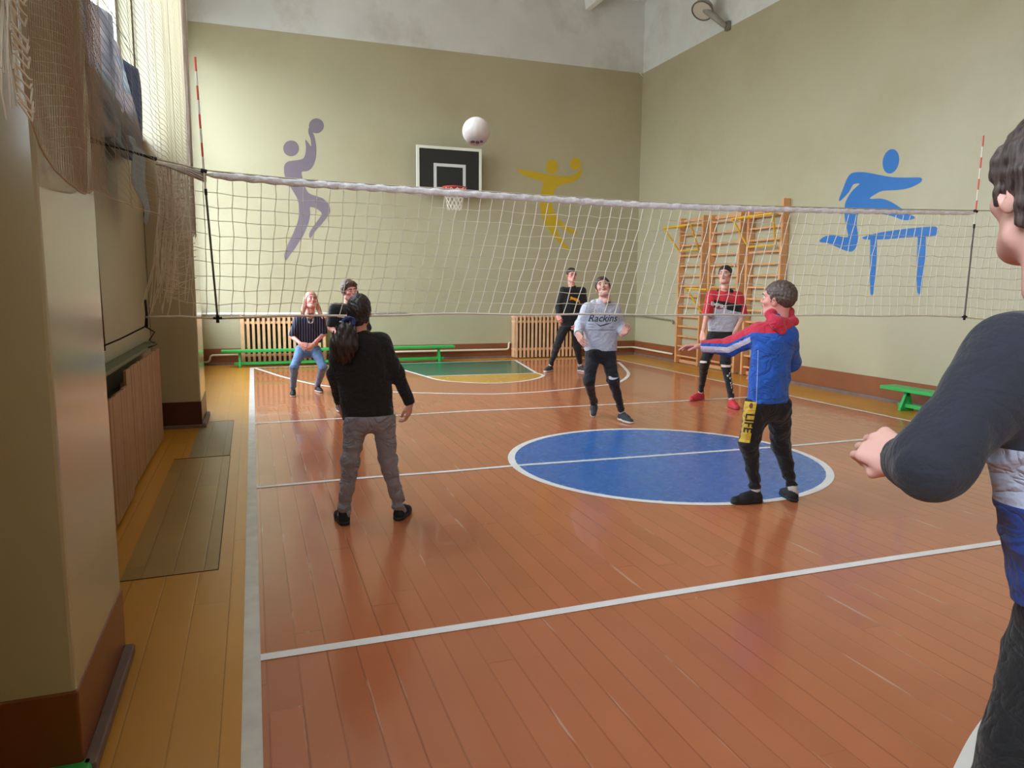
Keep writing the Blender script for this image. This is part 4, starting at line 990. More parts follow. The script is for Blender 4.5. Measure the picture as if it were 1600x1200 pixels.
        for q, slv in zip('AB', sleeve):
            si, el, wr_ = J['sh'+q], J['el'+q], J['wr'+q]
            F.cone(s.nb-np.array((0, 0, .035*k)), si-np.array((0, 0, .008)), .046*k*loose, .054*k*loose*armr, .04)
            if slv == 'wr':
                F.cone(si, el, .058*k*loose*armr, .049*k*loose*armr, .035, wr=wr, wf=26, fold=[(el, .006, .09, 55)])
                u = nrmz(wr_-el); F.cone(el, wr_+u*.01, .050*k*loose*armr, .037*k*loose*cuffr, .025, wr=wr, wf=30, cuts=[(wr_-u*.004, u)], fold=[(wr_, .003, .05, 90), (el, .005, .07, 55)])
            else:
                e2 = wr_ if slv == 'fore' else el; u = nrmz(el-si); e3 = si+(el-si)*float(slv); F.cone(si, e3+u*.01, .058*k*loose*armr, .056*k*loose*armr, .035, wr=wr, wf=46, cuts=[(e3, u)])
        if collar: F.cone(s.nb-np.array((0, 0, .03)), s.nb+(s.hc-s.nb)*collar, .070*k, .058*k, .02, cuts=[(s.nb+(s.hc-s.nb)*collar, s.hc-s.nb)])
        V, Q = F.mesh()
        s.topVQ = (V, Q); fm = None
        if colors: 
            V, Q, fm = cut_colour(V, Q, colors, split)
        o = s.out(name, (V, Q), mats or mt, fm); return o
    def legs(s, name, mt, waist, loose=1.0, h=.007, colors=None, mats=None, ank=.0, wr=.003, fold=1.0, split=(), cut_end=True, anr=1.0):
        J, k = s.J, s.k; f = s.fw
        F = s.field([J[a+b] for a in ('hip', 'kn', 'an') for b in 'AB'], .15, h); hipc = (J['hipA']+J['hipB'])/2
        wc = [((0, 0, waist), (0, 0, 1))]
        F.cone(J['hipA']+(hipc-J['hipA'])*.2, J['hipB']+(hipc-J['hipB'])*.2, .098*k, .098*k, .05, f, .95, cuts=wc)
        F.cone(hipc+np.array((0, 0, .14)), hipc, .10*k, .105*k, .05, f, .9, cuts=wc)
        for q in 'AB':
            hi, kn, an = J['hip'+q], J['kn'+q], J['an'+q]; u = nrmz(an-kn)
            F.cone(hi, kn, .088*k*loose, .063*k*loose, .035, wr=wr*.7, wf=34, cuts=wc, fold=[(kn, .008*fold, .09, 60), (hi, .006*fold, .12, 40)])
            F.cone(kn, an+u*ank, .062*k*loose, .046*k*loose*anr, .03, wr=wr, wf=42, cuts=[(an+u*ank, u)], fold=[(an, .009*fold, .09, 75), (kn, .008*fold, .08, 60)])
        F.bump(crumple(waist*5, .005*k*fold)); F.cut(lambda X, Y, Z: Z-waist+X*0)
        V, Q = F.mesh(); s.legVQ = (V, Q); fm = None
        if colors: V, Q, fm = cut_colour(V, Q, colors, split)
        return s.out(name, (V, Q), mats or mt, fm)
    def shoe(s, an, toe, pitch=0, mt=None, sole=None, sc=1.0, gz=None):
        """under ankle joint; toe is a ground direction; pitch lifts the heel"""
        an = s.J[an] if isinstance(an, str) else an
        t = nrmz((toe[0], toe[1], 0)); u = np.array((0, 0, 1.)); c, sn = math.cos(pitch), math.sin(pitch)
        R_ = frame(t*c-u*sn, u*c+t*sn); k = s.k*sc
        o = an.copy()-R_@np.array((0, -.028, .088))*k
        lows = (SHOE[1][0]*k)@R_.T+o; dz = -lows[:, 2].min()+(gz or 0)+.002; o[2] += dz
        U = s.out('shoe', ((SHOE[0][0]*k)@R_.T+o, SHOE[0][1]), mt); S_ = s.out('sole', ((SHOE[1][0]*k)@R_.T+o, SHOE[1][1]), sole or mt, None, U)
        return U
    def sock(s, an, mt, r=.036, lo=-.05, hi=.05):
        a = s.J[an]; m_ = MB(s.B); kn = s.J['kn'+an[-1]]; u = nrmz(kn-a); m_.tube([a+u*lo, a+u*0, a+u*hi], [r*s.k*1.02, r*s.k, r*s.k*1.05], 14); m_.build('sock', mt, s.root, True)

def cut_colour(V, Q, colors, split):
    """cut the mesh along the given planes so colour borders are clean, then colour by face centre"""
    bm = bmesh.new(); vs = [bm.verts.new(v) for v in V]
    for q in Q:
        try: bm.faces.new([vs[i] for i in q])
        except ValueError: pass
    for (c, n_) in split:
        bmesh.ops.bisect_plane(bm, geom=bm.verts[:]+bm.edges[:]+bm.faces[:], plane_co=Vector(c), plane_no=Vector(n_).normalized(), dist=1e-5)
    bm.verts.index_update(); V2 = np.array([v.co for v in bm.verts]); fs = [[v.index for v in f.verts] for f in bm.faces]
    C_ = np.array([f.calc_center_median() for f in bm.faces]); bm.free(); fm = np.zeros(len(fs), np.int32)
    for i, fn in colors: fm[fn(C_[:, 0], C_[:, 1], C_[:, 2])] = i
    class LL(list):
        def tolist(s): return list(s)
    return V2, LL(fs), fm

X3 = np.array((1., 0, 0)); DOWN = np.array((0, 0, -1.))
SK1, SK2, SK3 = skin('fair_skin', (222, 166, 148)), skin('pinkish_skin', (226, 158, 146)), skin('tan_skin', (212, 158, 134))
BLK = cloth('black_cloth', (20, 20, 23)); BLK2 = cloth('black_trouser_cloth', (17, 17, 20)); GRY = cloth('grey_trouser_cloth', (140, 138, 147), .10, .25, .8)
WSOLE = mat('white_rubber', (206, 202, 198), .6); BSOLE = mat('black_rubber', (26, 26, 28), .6)

# ---------------------------------------------------------------- girl in a striped shirt
p = Person('person in a dark striped shirt and blue jeans, crouching with clasped hands', 10.72, 1.52, (.62, 10.55), (.12, -1))
p.j(shA=(466, 500, 0), shB=(501, 500, 0), elA=(456.5, 526, .0), elB=(506, 522, .0), wrA=(471, 538, -.24), wrB=(488, 539, -.24), hipA=(470, 548, .12), hipB=(493, 548, .12),
    knA=(460, 574, -.16), knB=(505, 574, -.16), anA=(458, 609, None), anB=(496, 603, None))
p.body((486, 470, -.04), (.22, -1, .30), (.0, .28, 1), SK2, [(False, .55, (1, -.3, -.2), (-.1, -.9, .5)), (True, .55, (-1, -.3, -.2), (.1, -.9, .5))], hs=1.06)
def longhair(H):
    for sd in (-1, 1):
        H.cone((sd*.072, -.02, .03), (sd*.095, -.01, -.09), .026, .030, .02); H.cone((sd*.095, -.01, -.09), (sd*.128, .000, -.19), .032, .028, .02)
        H.cone((sd*.128, .0, -.19), (sd*.150, .03, -.26), .026, .010, .02)
    H.cone((0, -.07, .02), (0, -.09, -.20), .060, .060, .03)
p.hair(hair_mat('strawberry_blond_hair', (176, 112, 96), (226, 172, 150)), 'long', longhair, line=(.072, -.09), vol=.009)
stripe = bpy.data.materials.new('navy_pinstripe_cloth'); stripe.use_nodes = True; t = stripe.node_tree; n = t.nodes; L = t.links.new
tc = n.new('ShaderNodeTexCoord'); wv = n.new('ShaderNodeTexWave'); wv.wave_type = 'BANDS'; wv.bands_direction = 'X'; wv.inputs['Scale'].default_value = 9; wv.inputs['Distortion'].default_value = .6; L(tc.outputs['Object'], wv.inputs['Vector'])
cr = n.new('ShaderNodeValToRGB'); L(wv.outputs['Fac'], cr.inputs[0]); e = cr.color_ramp.elements; e[0].position = .86; e[0].color = (*s2l((26, 28, 44)), 1); e[1].position = .97; e[1].color = (*s2l((112, 120, 156)), 1)
L(cr.outputs[0], n['Principled BSDF'].inputs['Base Color']); n['Principled BSDF'].inputs['Roughness'].default_value = .85
hem = atY(480, 536, 10.72).z
p.top('striped_shirt', stripe, hem, loose=.98, sleeve=('1.0', '1.0'), h=.007, armr=1.15)
m_ = MB(p.B)
# pale undershirt showing below
q = p.S; J = p.J
F = p.field([J['hipA'], J['hipB']], .2, .008); hc_ = (J['hipA']+J['hipB'])/2
F.cone(J['hipA']*.8+hc_*.2, J['hipB']*.8+hc_*.2, .098, .098, .03, p.fw, .9, cuts=[((0, 0, hem+.02), (0, 0, 1)), ((0, 0, hem-.11), (0, 0, -1))]); F.cone(hc_+np.array((0, 0, .16)), hc_, .108, .112, .03, p.fw, .85, cuts=[((0, 0, hem+.02), (0, 0, 1)), ((0, 0, hem-.11), (0, 0, -1))])
p.out('undershirt', F.mesh(), cloth('pale_beige_cloth', (190, 176, 164)))
m_ = MB(p.B); nb = p.nb+p.fw*.075
for sd in (-1, 1): m_.add([nb+np.array((0, 0, -.085)), nb+np.array((sd*.05, .02, .01)), nb+np.array((sd*.035, .0, -.075))], [(0, 1, 2)])
m_.build('collar', cloth('pale_collar_cloth', (206, 196, 190)), p.root)
p.legs('jeans', cloth('light_blue_denim', (98, 132, 176), .14), hem+.02, .98, anr=.9, ank=-.02)
for a, tt in (('anA', (-.1, -1)), ('anB', (.25, -1))): p.shoe(a, tt, 0, mat('black_canvas', (24, 24, 28), .7), WSOLE, .98); p.sock(a, BLK, .034, -.02, .05)
# side seams (white stripe) of the shoes
# ---------------------------------------------------------------- person in black behind
p = Person('person in a black hoodie with white drawstrings, half hidden behind the ponytailed player', 9.1, 1.66, (.98, 9.1), (.25, -1))
p.j(shA=(523, 482, 0), shB=(566, 482, 0), elA=(517, 512, -.02), elB=(573, 512, 0), wrA=(534, 526, -.22), wrB=(560, 528, -.2), hipA=(528, 550, .05), hipB=(556, 550, .05),
    knA=(526, 592, -.08), knB=(556, 590, -.08), anA=(530, 630, None), anB=(556, 628, None))
p.body((546, 455, -.03), (.35, -1, -.02), (-.12, .05, 1), SK2, [(False, .5, (1, -.5, -.3), (-.1, -.9, .5)), (True, .5, (-1, -.4, -.2), (.1, -.9, .5))])
def messy(H):
    for i in range(7): H.cone((-.05+.018*i, .03, .10), (-.07+.025*i, .07+.01*math.sin(i*2), .075+.02*math.sin(i*3)), .022, .010, .01)
    H.cone((-.08, .0, .04), (-.105, .01, -.03), .022, .012, .015); H.cone((.08, .0, .04), (.090, .01, -.03), .018, .010, .015)
p.hair(hair_mat('brown_hair', (62, 44, 38), (112, 84, 74)), 'short', messy, vol=.018, line=(.060, -.085))
p.top('hoodie', BLK, atY(540, 548, 9.1).z, loose=1.08, sleeve=('.98', 'wr'))
bv = p.bvh(p.topVQ); c0 = p.nb-p.B+np.array((0, 0, -.17)); rt = np.cross(np.array((0, 0, 1.)), p.fw)
decal('chest_print', [tri_poly([(-.16, .03), (-.06, .015), (-.05, .03), (.03, .02), (.03, .032), (-.05, .045), (-.15, .045)]), tri_poly([(-.14, -.03), (-.05, -.045), (-.03, -.03), (.06, -.04), (.06, -.026), (-.04, -.012), (-.06, -.026), (-.13, -.015)])], bv, c0, rt, (0, 0, 1), mat('white_print', (214, 212, 218), .7), p.root)
m_ = MB(p.B)
for sd in (-1, 1): m_.tube([p.nb+p.fw*.085+rt*sd*.02+np.array((0, 0, .02)), p.nb+p.fw*.10+rt*sd*.035+np.array((0, 0, -.06)), p.nb+p.fw*.125+rt*sd*.055+np.array((0, 0, -.14))], .0045, 6); 
m_.build('drawstring', mat('white_print', (214, 212, 218)), p.root)
p.legs('trousers', BLK2, atY(540, 548, 9.1).z+.03, 1.15, fold=1.3)
for a, tt in (('anA', (.0, -1)), ('anB', (.3, -1))): p.shoe(a, tt, 0, mat('black_canvas', (24, 24, 28)), WSOLE)

# ---------------------------------------------------------------- ponytailed player seen from behind
p = Person('person with a dark ponytail seen from behind, black jumper and grey trousers', 4.70, 1.50, (.72, 4.72), (.04, 1))
p.j(shA=(531, 535, 0), shB=(596, 534, 0), elA=(523.5, 585, .04), elB=(621, 585, .0), wrA=(531, 628, .20), wrB=(641, 631, .03), hipA=(556, 652, 0), hipB=(598, 652, 0),
    knA=(547, 724, .05), knB=(607, 722, .05), anA=(537, 800, None), anB=(624, 793, None))
p.body((561, 487, .02), (.30, 1, .02), (0.05, 0, 1), SK3, [(True, .4, (.1, .5, -1), (-1, 0, 0)), (False, .6, (-.12, .12, -1), (.8, -.5, 0))], hs=.93, h=.009)
def pony(H):
    H.cone((0, -.05, .0), (0, -.06, -.05), .075, .055, .03)
    for sd in (-1, 1): H.cone((sd*.055, .0, .0), (sd*.045, -.03, -.05), .026, .03, .02)
p.hair(hair_mat('dark_brown_hair', (24, 18, 18), (58, 46, 44)), 'short', pony, vol=.008, line=(.070, -.10), h=.0045)
def P(u, v, dy): return V3(atY(u, v, 4.70+dy))
F = Field(P(545, 560, -.15)-.16, P(545, 500, -.1)+.14, .006); pt = [P(545, 504, -.075), P(541, 520, -.12), P(538, 538, -.13), P(537, 552, -.12), P(541, 562, -.115)]
for a, b, ra, rb in zip(pt[:-1], pt[1:], (.026, .062, .078, .062), (.062, .078, .062, .016)): F.cone(a, b, ra, rb, .02, p.fw, .62)
F.bump(lambda X, Y, Z: .0045*np.sin(X*150+4*np.sin(Z*22))+.003*np.sin(X*280+Z*40+1))
p.out('ponytail', F.mesh(), hair_mat('ponytail_hair', (32, 22, 22), (72, 52, 48), (40, 40, 2)))
F = Field(P(545, 503, -.09)-.08, P(545, 503, -.09)+.08, .004); c_ = P(545, 503, -.085)
for k in range(9):
    a = 2*math.pi*k/9; F.ell(c_+np.array((.030*math.cos(a), .008*math.sin(a*2), .024*math.sin(a))), (.016, .018, .014), .006)
p.out('hair_scrunchie', F.mesh(), cloth('blue_scrunchie', (34, 52, 110)))
m_ = MB(p.B); m_.tube([p.HL((.079, .004, -.030)), p.HL((.080, .006, -.036))], .002, 6); m_.build('earring', STEEL, p.root)
p.top('jumper', BLK, atY(575, 655, 4.7).z, loose=1.06, wr=.0035, h=.006, folds=(), collar=.22)
p.legs('trousers', GRY, atY(575, 655, 4.7).z+.03, 1.0, h=.006, wr=.004, fold=1.35, ank=.035, anr=.9)
p.shoe('anA', (-.12, 1), 0, mat('black_suede', (18, 18, 20), .8), BSOLE); p.shoe('anB', (.5, .85), 0, mat('black_suede', (18, 18, 20)), BSOLE)

# ---------------------------------------------------------------- boy in glasses at the back
p = Person('person in glasses with an open black jacket, standing by the far slatted cover', 12.3, 1.82, (5.0, 12.1), (.05, -1))
p.j(shA=(879, 454, 0), shB=(910, 454, 0), elA=(872, 478, .0), elB=(914, 480, 0), wrA=(872, 492, -.08), wrB=(902, 503, -.14), hipA=(884, 507, .0), hipB=(899, 507, .0),
    knA=(870, 541, -.08), knB=(902, 543, -.05), anA=(860, 572, None), anB=(907, 572, None))
p.body((893, 430, -.03), (-.05, -1, .02), (0, .03, 1), SK2, [(False, .7, (.3, -.3, -1), (-.6, -.7, 0)), (True, .6, (-.5, -.3, -.8), (.4, -.9, 0))], hs=.98)
p.hair(hair_mat('dark_short_hair', (24, 18, 18), (56, 42, 40)), 'short', None, vol=.009, line=(.070, -.06))
m_ = MB(p.B)
for sd in (-1, 1):
    m_.tube([p.HL((sd*.031+.022*math.cos(a), .112-.15*abs(sd*.031+.022*math.cos(a))**1.1, .010+.017*math.sin(a))) for a in [2*math.pi*i/16 for i in range(17)]], .0022, 5, False)
    m_.tube([p.HL((sd*.053, .103, .012)), p.HL((sd*.080, .04, .012)), p.HL((sd*.084, -.005, .008))], .002, 5)
m_.tube([p.HL((-.009, .111, .012)), p.HL((.009, .111, .012))], .0022, 5); m_.build('glasses', mat('dark_glasses_frame', (40, 38, 42), .3), p.root)
hz = atY(890, 512, 12.3).z
p.top('jacket', BLK, hz, loose=1.02, collar=.18, mats=[cloth('black_jacket_cloth', (26, 26, 28)), cloth('black_shirt_cloth', (14, 14, 16))], colors=[(1, lambda X, Y, Z, p=p: (abs(X-p.nb[0]) < .075) & (Y < p.nb[1]-.02))], split=[((p.nb[0]-.075, 0, 0), (1, 0, 0)), ((p.nb[0]+.075, 0, 0), (1, 0, 0))])
bv = p.bvh(p.topVQ)
cat = [(-.10, .055), (-.085, .075), (-.06, .078), (-.045, .060), (.0, .048), (.04, .035), (.075, .02), (.095, -.005), (.105, -.045), (.118, -.075), (.10, -.082), (.085, -.055), (.068, -.030), (.045, -.018), (.05, -.04), (.035, -.058), (.02, -.05), (.022, -.028), (-.01, -.005), (-.045, .012), (-.075, .012), (-.095, -.002), (-.11, .008), (-.085, .03)]
decal('leaping_cat_print', [tri_poly([(x_*.95, y_*.8) for x_, y_ in cat])], bv, p.nb-p.B+np.array((0.01, 0, -.215)), (1, 0, 0), (0, 0, 1), mat('orange_print', (232, 160, 40), .6), p.root)
p.legs('trousers', BLK2, hz+.03, 1.02, anr=.75, ank=-.02)
for a, tt in (('anA', (-.8, -.7)), ('anB', (.3, -1))): p.shoe(a, tt, 0, mat('charcoal_mesh_shoe', (60, 52, 56), .7), WSOLE); p.sock(a, mat('white_sock', (206, 196, 190), .8), .038, -.02, .05)

# ---------------------------------------------------------------- boy in a pale hoodie
p = Person('person in a pale grey hoodie with lettering and black joggers, looking up at the ball', 7.62, 1.70, (3.98, 7.62), (-.22, -1))
p.j(shA=(918, 482, 0), shB=(960, 481, 0), elA=(906, 507, .05), elB=(970, 507, .05), wrA=(903, 522, -.14), wrB=(973, 521, -.14), hipA=(927, 553, .0), hipB=(950, 553, .0),
    knA=(920, 595, -.05), knB=(958, 594, -.12), anA=(928, 632, .38), anB=(972, 646, None))
p.body((942.5, 449.5, -.03), (-.55, -1, .42), (-.18, .30, 1), SK1, [(False, .35, (.15, -.6, -.6), (-.8, -.5, 0)), (True, .45, (.25, -.5, .6), (.7, .5, 0))])
p.hair(hair_mat('dark_brown_short_hair', (38, 28, 26), (80, 60, 54)), 'short', None, vol=.011, line=(.068, -.06))
HG = cloth('pale_grey_marl', (196, 200, 214), .05)
hz = atY(940, 548, 7.6).z
def hood_back(p, mt, w=.10, dz=.0, tilt=.06, name='hood', yoff=.085, h=.006):
    F = Field(p.nb-.25, p.nb+.25, h); b = -p.fw; 
    for i in range(13):
        a = math.pi*(i/12)-math.pi/2; 
        def q(a): return p.nb+np.array((0, 0, .012+dz))+p.side*(w*math.sin(a))+b*(yoff*math.cos(a)-.02)+np.array((0, 0, .018*math.cos(a)))
        F.cone(q(a), q(a+math.pi/12) if i < 12 else q(a), .026, .026, .02)
    F.cone(p.nb+b*.07, p.nb+b*(.09+tilt)+np.array((0, 0, -.10)), .055, .03, .03, p.fw, .6)
    return p.out(name, F.mesh(), mt)
p.top('hoodie', HG, hz, loose=1.12, wr=.003, cuffr=1.1, collar=.3)
hood_back(p, HG)
bv = p.bvh(p.topVQ); rt = nrmz(np.cross(np.array((0, 0, 1.)), p.fw)); c0 = p.nb-p.B+np.array((0, 0, -.155))
INK = mat('dark_navy_ink', (52, 60, 78), .7)
sh = [tri_text('Rackins', .115, .3, .001)]
sh.append(tri_poly([(-.09, -.045), (-.03, -.078), (.05, -.058), (.13, -.046), (.05, -.070), (-.03, -.092)]))
for x_ in (-.165,): sh.append(tri_poly([(x_, -.128), (.16, -.128), (.16, -.132), (x_, -.132)]))
for x_, y_ in ((-.165, -.030), (-.165, -.062), (-.165, -.095), (.075, -.095)): sh.append(tri_poly([(x_, y_), (x_+.06, y_), (x_+.06, y_-.0035), (x_, y_-.0035)]))
V_, F_ = tri_text('HIGH QUALITY GOODS'[:0] or 'ORIGINAL', .028, 0, 0)
decal('chest_lettering', sh, bv, c0, rt, (0, 0, 1), INK, p.root, .003)
m_ = MB(p.B)
p.legs('joggers', cloth('navy_black_cloth', (24, 24, 32)), hz+.03, 1.02, anr=.72, ank=-.03, fold=1.2)
bv = p.bvh(p.legVQ); kb = p.J['knB']-p.B
decal('knee_logo', [tri_poly([(-.055, .018), (-.05, -.012), (-.02, -.018), (.03, -.006), (.062, .010), (.02, .006), (-.02, .008), (-.035, .022)])], bv, kb+np.array((-.01, 0, .03)), rt, (0, 0, 1), mat('white_print', (214, 212, 218)), p.root, .004)
CH = mat('charcoal_knit_shoe', (58, 60, 66), .8)
p.shoe('anA', (-.55, -1), .75, CH, WSOLE); p.shoe('anB', (.12, -1), .05, CH, WSOLE)
for a in ('anA', 'anB'): p.sock(a, mat('white_sock', (206, 196, 190)), .036, -.03, .04)

# ---------------------------------------------------------------- boy in red
p = Person('person in a red, black and grey hooded top with red trainers, by the wall bars', 8.4, 1.76, (5.85, 8.2), (-.75, -1))
p.j(shA=(1112, 461, .10), shB=(1153, 464, -.08), elA=(1104, 494, .05), elB=(1161, 494, -.10), wrA=(1098, 521, -.10), wrB=(1148, 520, -.20), hipA=(1116, 526, .10), hipB=(1137, 527, .0),
    knA=(1101, 566, .0), knB=(1133, 566, -.15), anA=(1095, 614, None), anB=(1143, 625, None))
p.body((1133, 430, -.04), (-.95, -.75, .16), (.10, .10, 1), SK1, [(False, .6, (-.1, -.3, -1), (-.8, -.4, 0)), (True, .6, (-.5, -.3, -1), (.4, -.8, 0))])
p.hair(hair_mat('black_brown_hair', (22, 18, 18), (52, 42, 40)), 'short', None, vol=.010, line=(.072, -.05))
z1, z2, z3 = atY(1130, 472.5, 8.3).z, atY(1130, 484.5, 8.3).z, atY(1130, 519, 8.3).z
RED_, BK_, GY_ = cloth('red_cloth', (196, 40, 54)), cloth('black_panel_cloth', (26, 22, 26)), cloth('light_grey_cloth', (178, 180, 192))
nbx = p.nb
tl = .20
bandz = lambda X: (X-nbx[0])*(-tl)
J = p.J
sleeveB = lambda X, Y, Z: (X > J['shB'][0]+.015) & (Z > J['elB'][2]+.03)
cols = [(0, lambda X, Y, Z: Z > -1), (1, lambda X, Y, Z: (Z < z1+bandz(X)+.0) & (Z >= z2+bandz(X))), (2, lambda X, Y, Z: Z < z2+bandz(X)), (0, sleeveB), (0, lambda X, Y, Z: (X < J['shA'][0]-.02) & (Z > J['elA'][2]+.03))]
p.top('hooded_top', RED_, z3, (0, 0), loose=1.06, sleeve=('1.02', '1.02'), armr=1.12, collar=.2, mats=[RED_, BK_, GY_], colors=cols, wr=.0035, split=[((nbx[0], 0, z1), (tl, 0, 1)), ((nbx[0], 0, z2), (tl, 0, 1)), ((J['shB'][0]+.015, 0, 0), (1, 0, 0)), ((0, 0, J['elB'][2]+.03), (0, 0, 1))])
hood_back(p, cloth('black_hood_cloth', (22, 18, 20)), .085)
bv = p.bvh(p.topVQ); rt = nrmz(np.cross(np.array((0, 0, 1.)), p.fw)); cz = (z1+z2)/2
dp = np.array((-.45, -1, 0.)); rt2 = nrmz(np.cross(np.array((0, 0, 1.)), dp)); up2 = np.array((0, 0, 1.))
decal('chest_lettering', [tri_text('EMPIRE', .070, 0, .002)], bv, V3(atY(1126, 478, 8.25))-p.B, rt2+up2*-.27, up2, mat('white_print', (214, 212, 218)), p.root)
decal('small_badge', [tri_poly(circ(0, 0, .045, .014))], bv, V3(atY(1128, 482, 8.25))-p.B, rt2, up2, mat('dark_red_print', (140, 40, 48), .7), p.root)
p.legs('joggers', BLK2, z3+.03, .98, anr=.72, ank=-.02)
bv = p.bvh(p.legVQ); WP = mat('white_print', (214, 212, 218)); rnd = random.Random(4)
for (u0, v0, q) in ((1098, 567, 'A'), (1133, 571, 'B')):
    c_ = V3(atY(u0, v0, 8.25))-p.B; decal('knee_band', [tri_poly([(-.085, .018), (.075, .012), (.075, -.012), (-.075, -.02)])], bv, c_, rt2, up2, mat('cream_print', (222, 206, 196), .7), p.root, .004)
for (ua, va, ub, vb) in ((1099, 576, 1095, 608), (1135, 578, 1142, 612)):
    sh = []
    for i in range(9):
        f = (i+.5)/9; cx = rnd.uniform(-.03, .035); s_ = rnd.uniform(.010, .022); x_ = cx+(0); y_ = -f*.28
        sh.append(tri_poly([(x_-s_, y_+.004), (x_+s_, y_+.008), (x_+s_, y_+.003), (x_-s_*.2, y_-.002), (x_-s_*.3, y_-.018), (x_-s_, y_-.016)]))
    c_ = V3(atY(ua, va, 8.25))-p.B; d_ = V3(atY(ub, vb, 8.25))-V3(atY(ua, va, 8.25)); decal('leg_print', sh, bv, c_, rt2, -nrmz(d_), WP, p.root, .003)
decal('thigh_panel', [tri_poly([(-.03, .10), (.03, .12), (.012, -.06), (-.028, -.06)])], bv, V3(atY(1096, 555, 8.2))-p.B, rt2, up2, cloth('pink_red_panel', (214, 70, 84)), p.root, .003)
RS = mat('red_trainer', (198, 44, 62), .6, .06)
p.shoe('anA', (-1, -.30), .0, RS, mat('dull_red_sole', (176, 60, 70), .6)); p.shoe('anB', (-.25, -1), .0, RS, mat('dull_red_sole', (176, 60, 70)))
for a in ('anA', 'anB'): p.sock(a, mat('white_sock', (206, 196, 190)), .036, -.02, .04)

# ---------------------------------------------------------------- boy in a blue jacket
p = Person('person in a blue jacket with red hood, standing on the edge of the blue circle', 4.30, 1.56, (3.62, 4.33), (-.55, 1))
p.j(shA=(1186, 521, .05), shB=(1228, 523, -.06), elA=(1140, 542, .22), elB=(1236, 566, .12), wrA=(1094, 541, .34), wrB=(1200, 585, .30), hipA=(1182, 637, 0), hipB=(1216, 637, 0),
    knA=(1171, 694, .04), knB=(1221, 697, .12), anA=(1181, 768, None), anB=(1239, 765, None))
p.body((1216, 469, .0), (-.55, .95, .10), (-.04, -.06, 1), SK2, [(True, .3, (-1, .35, .02), (.2, .2, 1)), (False, .4, (-.8, .5, 0), (0, 0, 1))], hs=1.10, h=.009)
p.hair(hair_mat('ash_brown_hair', (66, 54, 52), (112, 94, 86), (26, 26, 20)), 'short', None, vol=.010, line=(.070, -.062), h=.0045)
BJ = cloth('royal_blue_nylon', (34, 92, 190), .05, .1, .8); RJ = cloth('red_nylon', (204, 44, 72)); WJ = cloth('white_nylon', (214, 210, 232))
hz = atY(1200, 628, 4.3).z; J = p.J
a_ = J['shA']; w_ = J['wrA']; ax = nrmz(w_-a_)
upn = nrmz(np.array((0, 0, 1.))-ax*ax[2])
def armco(X, Y, Z):
    P_ = np.stack([X, Y, Z], -1)-a_; s_ = P_@ax; e_ = J['elA']; se = (e_-a_)@ax
    # height above the bent arm's axis
    he = (e_-a_)@upn; hw = (w_-a_)@upn; L_ = (w_-a_)@ax
    base = np.where(s_ < se, he*s_/se, he+(hw-he)*(s_-se)/(L_-se)); return s_, P_@upn-base
def red_(X, Y, Z):
    s_, t_ = armco(X, Y, Z); return ((s_ > -.02) & (t_ > .026)) | ((Z > J['shA'][2]+.012) & (X < p.nb[0]-.015))
def white_(X, Y, Z):
    s_, t_ = armco(X, Y, Z); return (s_ > .055) & (t_ < .004) & (t_ > -.030-.012*s_*3)
pl = []
e_ = J['elA']
for off, in ((.026,), (.004,), (-.034,)):
    for (q0, q1) in ((a_, e_), (e_, w_)):
        d_ = nrmz(q1-q0); vN = nrmz(np.cross(d_, np.cross(upn, d_))); pl.append((tuple(q0+upn*off), tuple(vN)))
p.top('jacket', BJ, hz, loose=1.16, wr=.0035, h=.006, mats=[BJ, RJ, WJ], colors=[(1, red_), (2, white_)], collar=.52, cr=.008, armr=1.28, split=[], cuffr=.95)
p.k0 = p.k
P = lambda u, v, dy: V3(atY(u, v, 4.3+dy))
F = Field(P(1190, 540, -.2)-.1, P(1250, 480, .1)+.12, .006)
F.cone(P(1203, 489, -.02), P(1232, 487, .02), .030, .034, .03); F.cone(P(1232, 488, .0), P(1240, 501, -.06), .034, .026, .03); F.cone(P(1203, 493, -.04), P(1214, 506, -.11), .028, .042, .03)
F.cone(P(1214, 504, -.10), P(1221, 519, -.13), .046, .018, .03); F.cone(P(1214, 503, -.10), P(1240, 502, -.08), .036, .024, .03); F.cone(P(1240, 503, -.08), P(1222, 518, -.13), .024, .016, .03)
F.bump(lambda X, Y, Z: .003*np.sin(X*70+Z*50)); p.out('hood', F.mesh(), RJ)
bv = p.bvh(p.topVQ); vd = np.array((-.64, -.77, 0)); rt = nrmz(np.cross(np.array((0, 0, 1.)), vd))
decal('side_piping', [tri_poly([(-.0025, .0), (.0025, .0), (.010, -.38), (.005, -.38)])], bv, V3(atY(1184, 548, 4.2))-p.B, rt, (0, 0, 1), mat('pale_blue_piping', (150, 176, 226), .7), p.root, .003)
p.legs('joggers', BLK2, hz+.03, 1.12, anr=.72, ank=-.03, h=.006, fold=1.6, wr=.004)
bv = p.bvh(p.legVQ); vd2 = np.array((-.64, -.77, 0)); rt = nrmz(np.cross(np.array((0, 0, 1.)), vd2)); kc = V3(atY(1168.5, 662, 4.2))-p.B; ud = nrmz(V3(atY(1173, 632, 4.2))-V3(atY(1163, 694, 4.2)))
decal('yellow_side_panel', [tri_poly([(-.050, .150), (.036, .150), (.030, -.150), (-.050, -.150)])], bv, kc, rt, ud, cloth('yellow_panel_cloth', (212, 178, 62)), p.root, .003)
V_, F_ = tri_text('LIFE', .085, 0, .001); V_ = [Vector((-v.y*-1, -v.x, 0)) for v in V_]
decal('panel_lettering', [(V_, F_)], bv, kc+ud*-.005, rt, ud, mat('black_print', (26, 24, 26), .7), p.root, .006)
